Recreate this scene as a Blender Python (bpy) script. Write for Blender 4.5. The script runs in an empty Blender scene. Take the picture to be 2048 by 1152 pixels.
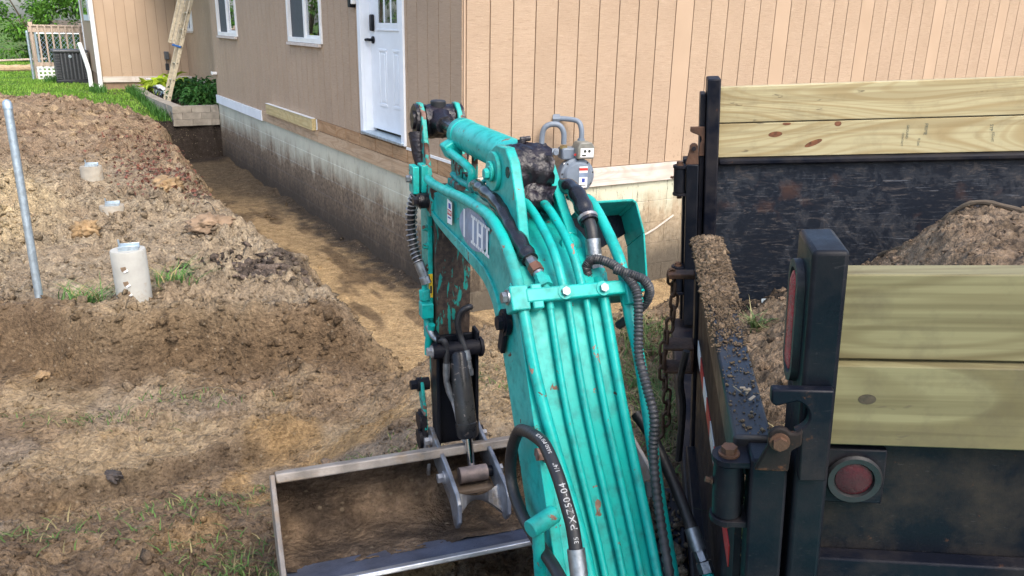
import bpy, math, random
import numpy as np
from mathutils import Vector, Matrix

random.seed(7)
RNG = np.random.default_rng(11)
scene = bpy.context.scene
COL = scene.collection

# ------------------------------------------------------------------ camera
PITCH, ROLL, FPX, CAM_H = 0.3120, -0.0214, 1615.8, 1.60
cam_data = bpy.data.cameras.new('camera')
cam_data.sensor_width = 36.0
cam_data.lens = 36.0 * FPX / 2048.0
cam_data.clip_start = 0.05
cam_data.clip_end = 2000.0
cam = bpy.data.objects.new('camera', cam_data)
COL.objects.link(cam)
_F = Vector((0, math.cos(PITCH), -math.sin(PITCH)))
_U = Vector((0, math.sin(PITCH), math.cos(PITCH)))
_X = Vector((1, 0, 0))
_R2 = _X * math.cos(ROLL) - _U * math.sin(ROLL)
_U2 = _X * math.sin(ROLL) + _U * math.cos(ROLL)
cam.matrix_world = Matrix(((_R2.x, _U2.x, -_F.x, 0), (_R2.y, _U2.y, -_F.y, 0), (_R2.z, _U2.z, -_F.z, CAM_H), (0, 0, 0, 1)))
scene.camera = cam

# ------------------------------------------------------------------ sky, sun, exposure
SUN_EL, SUN_AZ = math.radians(50), math.radians(150)     # azimuth from +Y clockwise
world = bpy.data.worlds.new('World')
scene.world = world
world.use_nodes = True
wn = world.node_tree
wn.nodes.clear()
sky = wn.nodes.new('ShaderNodeTexSky')
sky.sky_type = 'NISHITA'
sky.sun_disc = False
sky.sun_elevation = SUN_EL
sky.sun_rotation = SUN_AZ
sky.air_density = 1.0
sky.dust_density = 3.0
sky.ozone_density = 1.0
bg = wn.nodes.new('ShaderNodeBackground')
bg.inputs['Strength'].default_value = 0.15
wo = wn.nodes.new('ShaderNodeOutputWorld')
wn.links.new(sky.outputs[0], bg.inputs[0])
wn.links.new(bg.outputs[0], wo.inputs[0])
sun_data = bpy.data.lights.new('sun', 'SUN')
sun_data.energy = 1.0
sun_data.angle = math.radians(35)
sun_data.color = (1.0, 0.93, 0.82)
sun = bpy.data.objects.new('sun', sun_data)
COL.objects.link(sun)
_sd = Vector((math.sin(SUN_AZ) * math.cos(SUN_EL), math.cos(SUN_AZ) * math.cos(SUN_EL), math.sin(SUN_EL)))
sun.rotation_euler = _sd.to_track_quat('Z', 'Y').to_euler()
sun.location = _sd * 40
scene.view_settings.view_transform = 'Standard'
scene.view_settings.look = 'None'
scene.view_settings.exposure = 1.45
scene.view_settings.gamma = 1.0
scene.cycles.max_bounces = 6

# ------------------------------------------------------------------ helpers
def tag(o, label=None, cat=None, group=None, kind=None):
    if label: o['label'] = label
    if cat: o['category'] = cat
    if group: o['group'] = group
    if kind: o['kind'] = kind
    return o

def empty(name, loc=(0, 0, 0), rz=0.0, matrix=None):
    o = bpy.data.objects.new(name, None)
    o.empty_display_size = 0.1
    COL.objects.link(o)
    if matrix is not None:
        o.matrix_world = matrix
    else:
        o.location = loc
        o.rotation_euler = (0, 0, rz)
    return o

def link(name, me, mat=None, parent=None, loc=None):
    o = bpy.data.objects.new(name, me)
    COL.objects.link(o)
    if mat is not None and not me.materials:
        me.materials.append(mat)
    if parent is not None:
        o.parent = parent
    if loc is not None:
        o.location = loc
    return o

def fast_mesh(name, V, Fq, smooth=False, attr=None):
    """V (n,3) array, Fq (m,k) int array of equal-sided faces; attr (n,4) colours"""
    me = bpy.data.meshes.new(name)
    V = np.ascontiguousarray(V, dtype=np.float32)
    Fq = np.ascontiguousarray(Fq, dtype=np.int32)
    m, k = Fq.shape
    me.vertices.add(len(V)); me.vertices.foreach_set('co', V.ravel())
    me.loops.add(m * k); me.loops.foreach_set('vertex_index', Fq.ravel())
    me.polygons.add(m); me.polygons.foreach_set('loop_start', np.arange(0, m * k, k, dtype=np.int32))
    me.polygons.foreach_set('use_smooth', np.full(m, smooth, dtype=bool))
    if attr is not None:
        ca = me.color_attributes.new('tint', 'FLOAT_COLOR', 'POINT')
        ca.data.foreach_set('color', np.ascontiguousarray(attr, dtype=np.float32).ravel())
    me.update(calc_edges=True)
    return me

def catmull(pts, n=8):
    P = [Vector(p) for p in pts]
    if len(P) < 3: return P
    P = [P[0] * 2 - P[1]] + P + [P[-1] * 2 - P[-2]]
    out = []
    for i in range(1, len(P) - 2):
        a, b, c, d = P[i - 1:i + 3]
        for k in range(n):
            t = k / n
            out.append(0.5 * ((2 * b) + (c - a) * t + (2 * a - 5 * b + 4 * c - d) * t * t + (3 * b - a - 3 * c + d) * t ** 3))
    out.append(P[-2])
    return out

def frames(P):
    T = []
    for i in range(len(P)):
        t = P[min(i + 1, len(P) - 1)] - P[max(i - 1, 0)]
        T.append(t.normalized())
    up = Vector((0, 0, 1)) if abs(T[0].z) < 0.9 else Vector((1, 0, 0))
    n = (up - T[0] * up.dot(T[0])).normalized()
    out = []
    for t in T:
        n = (n - t * n.dot(t)).normalized()
        out.append((t, n, t.cross(n)))
    return out

class MB:
    def __init__(s): s.v = []; s.f = []
    def add(s, vs, fs):
        o = len(s.v)
        s.v += [tuple(x) for x in vs]
        s.f += [tuple(i + o for i in f) for f in fs]
        return s
    def box(s, x0, x1, y0, y1, z0, z1):
        vs = [(x, y, z) for z in (z0, z1) for y in (y0, y1) for x in (x0, x1)]
        return s.add(vs, [(0, 2, 3, 1), (4, 5, 7, 6), (0, 1, 5, 4), (2, 6, 7, 3), (0, 4, 6, 2), (1, 3, 7, 5)])
    def obox(s, c, ax, h):
        c = Vector(c); a, b, d = [Vector(q).normalized() for q in ax]
        vs = [c + a * (sx * h[0]) + b * (sy * h[1]) + d * (sz * h[2]) for sz in (-1, 1) for sy in (-1, 1) for sx in (-1, 1)]
        fs = [(0, 2, 3, 1), (4, 5, 7, 6), (0, 1, 5, 4), (2, 6, 7, 3), (0, 4, 6, 2), (1, 3, 7, 5)]
        if a.cross(b).dot(d) < 0: fs = [f[::-1] for f in fs]
        return s.add(vs, fs)
    def bar(s, p0, p1, w, t, up=(0, 0, 1)):
        p0, p1 = Vector(p0), Vector(p1); d = p1 - p0; dn = d.normalized()
        b = Vector(up); b = (b - dn * b.dot(dn)).normalized(); a = b.cross(dn)
        return s.obox((p0 + p1) / 2, (dn, a, b), (d.length / 2, w / 2, t / 2))
    def tube(s, pts, r, n=12, caps=True):
        P = [Vector(p) for p in pts]; fr = frames(P); o = len(s.v)
        R = r if hasattr(r, '__len__') else [r] * len(P)
        vs = []
        for p, (t, a, b), q in zip(P, fr, R):
            for k in range(n):
                g = 2 * math.pi * k / n
                vs.append(p + a * (q * math.cos(g)) + b * (q * math.sin(g)))
        fs = []
        for i in range(len(P) - 1):
            for k in range(n):
                k2 = (k + 1) % n
                fs.append((i * n + k, i * n + k2, (i + 1) * n + k2, (i + 1) * n + k))
        if caps:
            fs.append(tuple(range(n))[::-1]); m = (len(P) - 1) * n; fs.append(tuple(m + k for k in range(n)))
        return s.add(vs, fs)
    def cyl(s, p0, p1, r, r1=None, n=20):
        p0, p1 = Vector(p0), Vector(p1)
        return s.tube([p0, p1], [r, r if r1 is None else r1], n)
    def hexb(s, p, d, r, h):
        d = Vector(d).normalized(); p = Vector(p)
        s.cyl(p, p + d * (h * .25), r * 1.35, n=16)
        return s.tube([p + d * (h * .25), p + d * h], r, 6)
    def lathe(s, p, axis, prof, n=24):
        p = Vector(p); t = Vector(axis).normalized()
        a = t.orthogonal().normalized(); b = t.cross(a); vs = []; fs = []
        for (r, h) in prof:
            for k in range(n):
                g = 2 * math.pi * k / n
                vs.append(p + t * h + a * (r * math.cos(g)) + b * (r * math.sin(g)))
        for i in range(len(prof) - 1):
            for k in range(n):
                k2 = (k + 1) % n
                fs.append((i * n + k, i * n + k2, (i + 1) * n + k2, (i + 1) * n + k))
        if prof[0][0] > 1e-6: fs.append(tuple(range(n))[::-1])
        if prof[-1][0] > 1e-6: m = (len(prof) - 1) * n; fs.append(tuple(m + k for k in range(n)))
        return s.add(vs, fs)
    def prism(s, poly, fn, w0, w1):
        """poly [(u,v)], fn(u,v,w)->xyz, extruded w0..w1"""
        n = len(poly)
        vs = [fn(u, v, w0) for u, v in poly] + [fn(u, v, w1) for u, v in poly]
        fs = [tuple(range(n))[::-1], tuple(range(n, 2 * n))]
        for i in range(n):
            j = (i + 1) % n
            fs.append((i, j, n + j, n + i))
        return s.add(vs, fs)
    def loft(s, rings, caps=True):
        n = len(rings[0]); vs = [q for r in rings for q in r]; fs = []
        for i in range(len(rings) - 1):
            for k in range(n):
                k2 = (k + 1) % n
                fs.append((i * n + k, i * n + k2, (i + 1) * n + k2, (i + 1) * n + k))
        if caps:
            fs.append(tuple(range(n))[::-1]); m = (len(rings) - 1) * n; fs.append(tuple(m + k for k in range(n)))
        return s.add(vs, fs)
    def strip(s, path, fn, w0, w1, t):
        """bent plate: path [(u,v)] thickened by t, extruded w0..w1"""
        n = len(path); nor = []
        for i in range(n):
            a = Vector(path[max(i - 1, 0)]); b = Vector(path[min(i + 1, n - 1)]); d = (b - a).normalized()
            nor.append((-d.y, d.x))
        out = [(p[0] + q[0] * t, p[1] + q[1] * t) for p, q in zip(path, nor)]
        for i in range(n - 1):
            quad = [path[i], path[i + 1], out[i + 1], out[i]]
            s.prism(quad, fn, w0, w1)
        return s
    def mesh(s, name, smooth=35):
        me = bpy.data.meshes.new(name)
        me.from_pydata(s.v, [], s.f)
        import bmesh
        bm = bmesh.new(); bm.from_mesh(me)
        bmesh.ops.recalc_face_normals(bm, faces=bm.faces)
        bm.to_mesh(me); bm.free()
        if smooth:
            me.polygons.foreach_set('use_smooth', [True] * len(me.polygons))
            me.set_sharp_from_angle(angle=math.radians(smooth))
        me.update()
        return me
    def build(s, name, mat, parent=None, bevel=0.0, smooth=35, loc=None, seg=2):
        o = link(name, s.mesh(name, smooth), mat, parent, loc)
        if bevel:
            b = o.modifiers.new('bevel', 'BEVEL'); b.width = bevel; b.segments = seg
            b.limit_method = 'ANGLE'; b.angle_limit = math.radians(40)
        return o

def text_mesh(body, size, fn, extrude=0.0004, align='CENTER', space=1.0):
    cu = bpy.data.curves.new('t', 'FONT'); cu.body = body; cu.size = size; cu.extrude = extrude
    cu.align_x = align; cu.align_y = 'CENTER'; cu.space_character = space; cu.resolution_u = 3
    o = bpy.data.objects.new('t', cu); COL.objects.link(o)
    dg = bpy.context.evaluated_depsgraph_get(); dg.update()
    me = bpy.data.meshes.new_from_object(o.evaluated_get(dg))
    bpy.data.objects.remove(o); bpy.data.curves.remove(cu)
    for v in me.vertices: v.co = Vector(fn(v.co.x, v.co.y, v.co.z))
    me.materials.clear(); me.update()
    return me

# numpy gradient noise
def _h(ix, iy, s):
    n = (ix * 374761393 + iy * 668265263 + s * 974634777) & 0xffffffff
    n = ((n ^ (n >> 13)) * 1274126177) & 0xffffffff
    return ((n ^ (n >> 16)) & 0xffff) / 65535.0
def noise2(x, y, s=0):
    x = np.asarray(x, float); y = np.asarray(y, float)
    ix = np.floor(x).astype(np.int64); iy = np.floor(y).astype(np.int64)
    fx = x - ix; fy = y - iy
    u = fx * fx * fx * (fx * (fx * 6 - 15) + 10); v = fy * fy * fy * (fy * (fy * 6 - 15) + 10)
    def g(dx, dy):
        a = _h(ix + dx, iy + dy, s) * 2 * np.pi
        return np.cos(a) * (fx - dx) + np.sin(a) * (fy - dy)
    return ((g(0, 0) * (1 - u) + g(1, 0) * u) * (1 - v) + (g(0, 1) * (1 - u) + g(1, 1) * u) * v) * 1.5
def fbm(x, y, o=4, s=0, gain=0.5):
    t = 0; a = 1
    for i in range(o):
        t = t + a * noise2(x * 2 ** i + 17.3 * i, y * 2 ** i - 9.1 * i, s + i); a *= gain
    return t
def sstep(a, b, x):
    t = np.clip((x - a) / (b - a), 0, 1)
    return t * t * (3 - 2 * t)

# ------------------------------------------------------------------ materials
def newmat(name):
    m = bpy.data.materials.new(name); m.use_nodes = True
    nt = m.node_tree; b = nt.nodes['Principled BSDF']
    return m, nt, b
def nd(nt, typ, props=None, **inp):
    n = nt.nodes.new(typ)
    for k, v in (props or {}).items(): setattr(n, k, v)
    for k, v in inp.items():
        key = int(k[1:]) if k[0] == 'i' and k[1:].isdigit() else k.replace('_', ' ')
        if isinstance(v, bpy.types.NodeSocket): nt.links.new(v, n.inputs[key])
        else: n.inputs[key].default_value = v
    return n
def c4(c): return (c[0], c[1], c[2], 1.0)
def mixc(nt, fac, a, b, blend='MIX'):
    n = nt.nodes.new('ShaderNodeMix'); n.data_type = 'RGBA'; n.blend_type = blend
    for i, v in ((0, fac), (6, a), (7, b)):
        if isinstance(v, bpy.types.NodeSocket): nt.links.new(v, n.inputs[i])
        else: n.inputs[i].default_value = c4(v) if i and len(v) == 3 else v
    return n.outputs[2]
def ramp(nt, fac, lo, hi, a=0.0, b=1.0):
    n = nd(nt, 'ShaderNodeMapRange', {'clamp': True}, i0=fac, i1=lo, i2=hi, i3=a, i4=b)
    return n.outputs[0]
def coords(nt, kind='Object', scale=(1, 1, 1), rnd=False):
    tc = nd(nt, 'ShaderNodeTexCoord')
    vec = tc.outputs[kind]
    if rnd:
        oi = nd(nt, 'ShaderNodeObjectInfo')
        mul = nd(nt, 'ShaderNodeVectorMath', {'operation': 'SCALE'}, i0=(13.1, 27.7, 41.3)); nt.links.new(oi.outputs['Random'], mul.inputs['Scale'])
        ad = nd(nt, 'ShaderNodeVectorMath', {'operation': 'ADD'}, i0=vec, i1=mul.outputs[0]); vec = ad.outputs[0]
    mp = nd(nt, 'ShaderNodeMapping', i0=vec, i3=scale)
    return mp.outputs[0]
def wpos(nt, scale=(1, 1, 1)):
    g = nd(nt, 'ShaderNodeNewGeometry')
    return nd(nt, 'ShaderNodeMapping', i0=g.outputs['Position'], i3=scale).outputs[0]
def noi(nt, vec, scale, detail=3, rough=0.55, dist=0.0):
    return nd(nt, 'ShaderNodeTexNoise', i0=vec, Scale=scale, Detail=detail, Roughness=rough, Distortion=dist).outputs[0]
def bump(nt, b, h, strength, dist=0.01, prev=None):
    n = nd(nt, 'ShaderNodeBump', Height=h, Strength=strength, Distance=dist)
    if prev is not None: nt.links.new(prev, n.inputs['Normal'])
    nt.links.new(n.outputs[0], b.inputs['Normal'])
    return n.outputs[0]
def setc(nt, b, s): nt.links.new(s, b.inputs['Base Color'])
def setr(nt, b, s): nt.links.new(s, b.inputs['Roughness'])

def m_simple(name, col, rough=0.6, metal=0.0, var=0.25, scale=8.0, bs=0.15, bscale=60, rnd=False, spec=0.5, dirt=None, dcol=(.2, .15, .1)):
    m, nt, b = newmat(name)
    v = coords(nt, 'Object', rnd=rnd)
    n1 = noi(nt, v, scale, 4)
    lo = tuple(c * (1 - var) for c in col); hi = tuple(min(1, c * (1 + var)) for c in col)
    c = mixc(nt, ramp(nt, n1, .3, .7), lo, hi)
    if dirt:
        n3 = noi(nt, v, dirt[0], 5, .65)
        c = mixc(nt, ramp(nt, n3, dirt[1], dirt[1] + .12, 0, dirt[2]), c, dcol)
    setc(nt, b, c)
    n2 = noi(nt, v, bscale, 3)
    setr(nt, b, ramp(nt, n2, .2, .8, max(0, rough - .12), min(1, rough + .12)))
    b.inputs['Metallic'].default_value = metal
    b.inputs['Specular IOR Level'].default_value = spec
    if bs: bump(nt, b, n2, bs, .004)
    return m

def m_paint(name, col, rough=.38, chips=.62, chipcol=(.09, .045, .028), grime=.35, gcol=(.02, .03, .028)):
    """worn machine enamel: faded patches, chips to rust, fine grime"""
    m, nt, b = newmat(name)
    v = coords(nt, 'Object')
    big = noi(nt, v, 5, 4); mid = noi(nt, v, 28, 5, .65); fine = noi(nt, v, 190, 4, .6)
    c = mixc(nt, ramp(nt, big, .3, .7), tuple(x * .82 for x in col), tuple(min(1, x * 1.12 + .01) for x in col))
    c = mixc(nt, ramp(nt, mid, .48, .75, 0, grime), c, gcol)
    dst = noi(nt, v, 3.2, 4, .6)
    c = mixc(nt, ramp(nt, dst, .50, .75, 0, .16), c, (.22, .22, .17))
    fd = noi(nt, coords(nt, 'Object', (1, .35, .35)), 70, 4, .6)
    c = mixc(nt, ramp(nt, fd, .5, .8, 0, .3), c, tuple(min(1, x * 1.25 + .015) for x in col))
    ch = noi(nt, v, 27, 4, .55, .6)
    ch2 = nd(nt, 'ShaderNodeMath', {'operation': 'ADD'}, i0=ch, i1=nd(nt, 'ShaderNodeMath', {'operation': 'MULTIPLY'}, i0=fine, i1=.09).outputs[0]).outputs[0]
    big2 = noi(nt, v, 9, 2)
    th = nd(nt, 'ShaderNodeMath', {'operation': 'MULTIPLY_ADD'}, i0=big2, i1=-.22, i2=chips + .155).outputs[0]
    df = nd(nt, 'ShaderNodeMath', {'operation': 'SUBTRACT'}, i0=ch2, i1=th).outputs[0]
    k = ramp(nt, df, .0, .012)
    cc = mixc(nt, ramp(nt, noi(nt, v, 30, 2), .4, .6), chipcol, tuple(x * 2.4 + .05 for x in chipcol))
    c = mixc(nt, k, c, cc)
    setc(nt, b, c)
    setr(nt, b, nd(nt, 'ShaderNodeMath', {'operation': 'MULTIPLY_ADD'}, i0=k, i1=.4, i2=ramp(nt, mid, .3, .7, rough - .1, rough + .14)).outputs[0])
    hgt = nd(nt, 'ShaderNodeMath', {'operation': 'MULTIPLY_ADD'}, i0=k, i1=-1.0, i2=nd(nt, 'ShaderNodeMath', {'operation': 'MULTIPLY'}, i0=fine, i1=.25).outputs[0]).outputs[0]
    b.inputs['Specular IOR Level'].default_value = .32
    bump(nt, b, hgt, .25, .0015)
    return m

def m_blacksteel(name, base=(.010, .011, .014), scuff=.5, rust=.55, rough=.34, dcol=(.11, .085, .065), sscale=6.0):
    """black painted steel, scraped and dusty, rust at worn spots"""
    m, nt, b = newmat(name)
    v = coords(nt, 'Object')
    vs = coords(nt, 'Object', (3, 3, 14))
    n1 = noi(nt, v, sscale, 6, .68); n2 = noi(nt, v, 30, 5, .7); n3 = noi(nt, vs, 18, 4, .6, 1.2); f = noi(nt, v, 240, 3)
    c = mixc(nt, ramp(nt, n1, .42, .66, 0, scuff), base, dcol)
    c = mixc(nt, ramp(nt, n3, .64, .72, 0, .14), c, (.14, .13, .13))
    c = mixc(nt, ramp(nt, n2, rust + .06, rust + .14, 0, .85), c, (.085, .038, .02))
    setc(nt, b, c)
    setr(nt, b, ramp(nt, n1, .35, .7, rough, min(1, rough + .4)))
    b.inputs['Specular IOR Level'].default_value = .17
    bump(nt, b, nd(nt, 'ShaderNodeMath', {'operation': 'ADD'}, i0=n2, i1=f).outputs[0], .12, .002)
    return m

def m_bedwall():
    """bed wall: blue-black paint scraped in every direction, dried mud film"""
    m, nt, b = newmat('black_bed_wall')
    v = coords(nt, 'Object'); vs = coords(nt, 'Object', (.35, 1, 2.2))
    n0 = noi(nt, v, 2.2, 3); n1 = noi(nt, v, 13, 8, .78, .4); n2 = noi(nt, vs, 30, 6, .75, 1.5); n3 = noi(nt, coords(nt, 'Object', (.25, 1, 5)), 26, 4, .6, 2.0)
    k = nd(nt, 'ShaderNodeMath', {'operation': 'MULTIPLY_ADD'}, i0=n0, i1=.55, i2=n1).outputs[0]
    c = mixc(nt, ramp(nt, k, .84, .92, 0, .7), (.010, .014, .022), (.070, .057, .050))
    c = mixc(nt, ramp(nt, n2, .56, .63, 0, .55), c, (.105, .092, .085))
    c = mixc(nt, ramp(nt, n3, .635, .66, 0, .55), c, (.14, .15, .17))
    c = mixc(nt, ramp(nt, noi(nt, v, 5, 4), .6, .72, 0, .6), c, (.095, .05, .035))
    setc(nt, b, c); setr(nt, b, ramp(nt, k, .74, .82, .33, .75))
    bump(nt, b, n1, .25, .003)
    return m

def m_wood(name, col, dark, rough=.7, axis='x', knots=0.0, stain=0.3, rnd=True, ring=17.0, stcol=(.09, .075, .05)):
    """sawn plank: long cathedral grain along the axis, optional knots, dirt"""
    m, nt, b = newmat(name)
    st = {'x': (.16, 1, 1), 'y': (1, .16, 1), 'z': (1, 1, .16)}[axis]
    v = coords(nt, 'Object', st, rnd); v0 = coords(nt, 'Object', (1, 1, 1), rnd)
    warp = noi(nt, v, 2.6, 2, .5)
    wv = nd(nt, 'ShaderNodeMath', {'operation': 'MULTIPLY'}, i0=warp, i1=ring * 6.0).outputs[0]
    sn = nd(nt, 'ShaderNodeMath', {'operation': 'SINE'}, i0=wv).outputs[0]
    fib = {'x': (.03, 1, 1), 'y': (1, .03, 1), 'z': (1, 1, .03)}[axis]
    fb = noi(nt, coords(nt, 'Object', fib, rnd), 160, 3)
    wv2 = nd(nt, 'ShaderNodeMath', {'operation': 'MULTIPLY'}, i0=warp, i1=ring * 17.0).outputs[0]
    sn2 = nd(nt, 'ShaderNodeMath', {'operation': 'SINE'}, i0=wv2).outputs[0]
    c = mixc(nt, ramp(nt, sn, .45, 1.0, 0, .65), col, dark)
    c = mixc(nt, ramp(nt, sn2, .3, 1.0, 0, .45), c, dark)
    c = mixc(nt, ramp(nt, fb, .45, .75, 0, .35), c, dark)
    fb2 = noi(nt, coords(nt, 'Object', {'x': (.018, 1, 1), 'y': (1, .018, 1), 'z': (1, 1, .018)}[axis], rnd), 55, 2)
    c = mixc(nt, ramp(nt, fb2, .52, .62, 0, .4), c, tuple(q * .72 for q in dark))
    tick = noi(nt, coords(nt, 'Object', {'x': (.3, 1, 1), 'y': (1, .3, 1), 'z': (1, 1, .3)}[axis], rnd), 34, 3, .6)
    c = mixc(nt, ramp(nt, tick, .70, .74, 0, .7), c, stcol)
    sp = noi(nt, v0, 7, 5, .7)
    c = mixc(nt, ramp(nt, sp, .52, .74, 0, stain), c, stcol)
    if knots:
        vk = {'x': (1.6, 5, 5), 'y': (5, 1.6, 5), 'z': (5, 5, 1.6)}[axis]
        vo = nd(nt, 'ShaderNodeTexVoronoi', i0=coords(nt, 'Object', vk, rnd), Scale=1.0, Randomness=1.0)
        k = ramp(nt, vo.outputs['Distance'], knots, knots * 1.35, 1, 0)
        c = mixc(nt, k, c, (.13, .05, .022))
    setc(nt, b, c)
    b.inputs['Roughness'].default_value = rough
    b.inputs['Specular IOR Level'].default_value = .25
    bump(nt, b, nd(nt, 'ShaderNodeMath', {'operation': 'ADD'}, i0=fb, i1=sn).outputs[0], .15, .0012)
    return m

M = {}
M['teal'] = m_paint('teal_enamel', (.0003, .355, .315), .37, .68, grime=.55)
M['teal_worn'] = m_paint('teal_enamel_worn', (.004, .31, .265), .5, .50, (.06, .03, .02), .75, (.022, .02, .016))
def m_scraped():
    """arm face rubbed bare and muddy, with upright remnants of teal paint"""
    m, nt, b = newmat('teal_arm_scraped')
    v = coords(nt, 'Object', (1, 1, .22)); v0 = coords(nt, 'Object')
    n1 = noi(nt, v, 46, 5, .65, .5); n2 = noi(nt, v0, 9, 3); n3 = noi(nt, v0, 60, 4, .65)
    c = mixc(nt, ramp(nt, n3, .35, .7), (.020, .014, .012), (.085, .055, .038))
    c = mixc(nt, ramp(nt, noi(nt, v, 90, 3), .6, .68, 0, .5), c, (.16, .12, .09))
    k = nd(nt, 'ShaderNodeMath', {'operation': 'MULTIPLY_ADD'}, i0=n2, i1=.30, i2=n1).outputs[0]
    c = mixc(nt, ramp(nt, k, .705, .73, 0, .9), c, (.004, .25, .21))
    setc(nt, b, c); b.inputs['Roughness'].default_value = .62
    bump(nt, b, n3, .3, .003)
    return m
M['teal_arm'] = m_scraped()
M['black'] = m_blacksteel('black_steel', (.004, .0055, .011), .34, .58, dcol=(.055, .045, .038))
M['black_clean'] = m_blacksteel('black_steel_painted', (.0045, .0065, .011), .16, .64, .26, dcol=(.06, .05, .045))
M['black_wall'] = m_bedwall()
M['rust'] = m_simple('rusted_plate', (.075, .038, .022), .75, .2, .5, 25, .4, 120)
M['rubber'] = m_simple('black_rubber', (.016, .016, .018), .48, 0, .3, 20, .1, 200, dirt=(14, .6, .35), dcol=(.1, .085, .07))
M['plastic'] = m_simple('black_sleeve', (.012, .012, .015), .22, 0, .3, 20, .12, 60)
M['conduit'] = m_simple('grey_conduit', (.035, .036, .04), .5, 0, .3, 30, .1, 200)
M['grease'] = m_simple('black_grease', (.010, .007, .011), .36, 0, .5, 30, .8, 90, spec=.45)
M['chrome'] = m_simple('chrome_rod', (.62, .64, .66), .12, 1.0, .1, 20, 0.0, 90)
M['darkrod'] = m_simple('greasy_rod', (.05, .05, .055), .2, .8, .4, 30, .2, 90)
M['zinc'] = m_simple('zinc_fitting', (.27, .29, .31), .42, .85, .25, 60, .15, 160, dirt=(50, .56, .5), dcol=(.12, .09, .06))
M['galv'] = m_simple('galvanised_steel', (.42, .50, .56), .42, .75, .22, 30, .06, 120)
M['steel'] = m_simple('worn_steel', (.36, .365, .38), .45, .6, .35, 18, .3, 120, dirt=(11, .50, .85), dcol=(.19, .15, .115))
M['bluesteel'] = m_simple('polished_blade', (.16, .19, .27), .36, .6, .35, 10, .15, 120, dirt=(5, .60, .8), dcol=(.14, .10, .07))
M['edgesteel'] = m_simple('bright_cutting_edge', (.62, .63, .65), .35, .7, .2, 14, .2, 120, dirt=(14, .62, .6), dcol=(.25, .2, .15))
M['bucket'] = m_simple('soiled_steel', (.16, .118, .084), .82, .0, .5, 7, .6, 90, dirt=(4.5, .56, .7), dcol=(.035, .03, .03))
M['greymetal'] = m_simple('meter_grey', (.155, .19, .235), .45, 0, .1, 20, .05, 150, dirt=(18, .62, .4), dcol=(.2, .18, .15))
M['meterface'] = m_simple('meter_window_housing', (.19, .19, .165), .4, 0, .15, 30, .05, 100)
M['brass'] = m_simple('brass', (.42, .33, .16), .4, .8, .2, 40, .1, 100)
M['white'] = m_simple('white_paint', (.74, .78, .82), .45, 0, .05, 6, .08, 90)
M['offwhite'] = m_simple('white_vinyl', (.78, .79, .78), .4, 0, .06, 6, .05, 90)
M['hoseprint'] = m_simple('faded_hose_print', (.42, .42, .42), .7, 0, .3, 60, 0, 90, dirt=(60, .5, .8), dcol=(.06, .06, .06))
M['print'] = m_simple('white_print', (.8, .8, .78), .6, 0, .06, 20, 0, 90)
M['decal_grey'] = m_simple('grey_decal', (.20, .26, .36), .42, 0, .35, 14, .05, 90, dirt=(30, .55, .4), dcol=(.45, .5, .6))
M['red'] = m_simple('red_print', (.50, .035, .03), .45, 0, .15, 20, 0, 90)
M['blue'] = m_simple('blue_print', (.03, .06, .30), .5, 0, .15, 20, 0, 90)
M['yellow'] = m_simple('yellow_print', (.75, .50, .03), .5, 0, .15, 20, 0, 90)
M['ink'] = m_simple('black_ink', (.03, .035, .03), .8, 0, .2, 20, 0, 90)
M['inkgrey'] = m_simple('faded_stamp', (.10, .11, .08), .8, 0, .2, 20, 0, 90)
M['pt'] = m_wood('treated_pine', (.45, .395, .23), (.32, .24, .115), .65, 'x', 0.0, .3)
M['ptd'] = m_wood('treated_pine_shaded', (.215, .196, .105), (.12, .098, .048), .65, 'x', 0.0, .6)  # same new pine, with the shade on the near boards put in the colour
M['knot'] = m_simple('pine_knot', (.16, .06, .025), .6, 0, .5, 60, .3, 120)
M['knotd'] = m_simple('dark_pine_knot', (.06, .045, .028), .7, 0, .5, 60, .3, 120)
M['sillwood'] = m_wood('weathered_sill_board', (.50, .36, .235), (.38, .255, .15), .8, 'y', 0.0, .35)
M['oldwood'] = m_wood('old_sheathing', (.44, .28, .155), (.30, .17, .085), .85, 'y', 0.0, .45)
M['yelwood'] = m_wood('new_spruce_board', (.56, .46, .24), (.44, .33, .15), .75, 'y', 0.0, .25)
M['whitewood'] = m_wood('bare_whitewashed_board', (.62, .56, .50), (.50, .42, .35), .8, 'x', 0.0, .3, stcol=(.3, .25, .2))
M['greywood'] = m_wood('weathered_deck_wood', (.52, .42, .34), (.38, .29, .22), .8, 'z', 0.0, .3)
M['alu'] = m_simple('ladder_aluminium', (.58, .50, .36), .5, .35, .2, 18, .1, 100, dirt=(16, .56, .6), dcol=(.22, .16, .09))
M['acmetal'] = m_simple('condenser_paint', (.085, .09, .098), .45, .2, .2, 15, .05, 90)
M['acdark'] = m_simple('condenser_grille', (.022, .025, .03), .5, .2, .3, 30, .1, 90)
M['redlens'] = m_simple('red_lens', (.045, .003, .007), .3, 0, .3, 40, .2, 130, dirt=(20, .62, .4), dcol=(.10, .025, .03))
M['chainrust'] = m_simple('rusty_chain', (.085, .05, .032), .7, .4, .4, 60, .3, 150)
M['concrete_dirty'] = m_simple('soiled_concrete', (.33, .30, .245), .9, 0, .25, 6, .3, 60, dirt=(7, .50, .8), dcol=(.26, .19, .12))
M['concrete'] = m_simple('concrete', (.36, .355, .32), .85, 0, .15, 7, .25, 90, dirt=(9, .58, .6), dcol=(.25, .19, .12))
M['rock'] = m_simple('dirt_clod', (.21, .145, .092), .95, 0, .45, 9, 1.0, 60)
M['rock_tan'] = m_simple('tan_clod', (.27, .18, .092), .95, 0, .4, 9, 1.0, 60)
M['rock_dark'] = m_simple('dark_clod', (.055, .045, .04), .9, 0, .5, 12, 1.0, 60)
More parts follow.
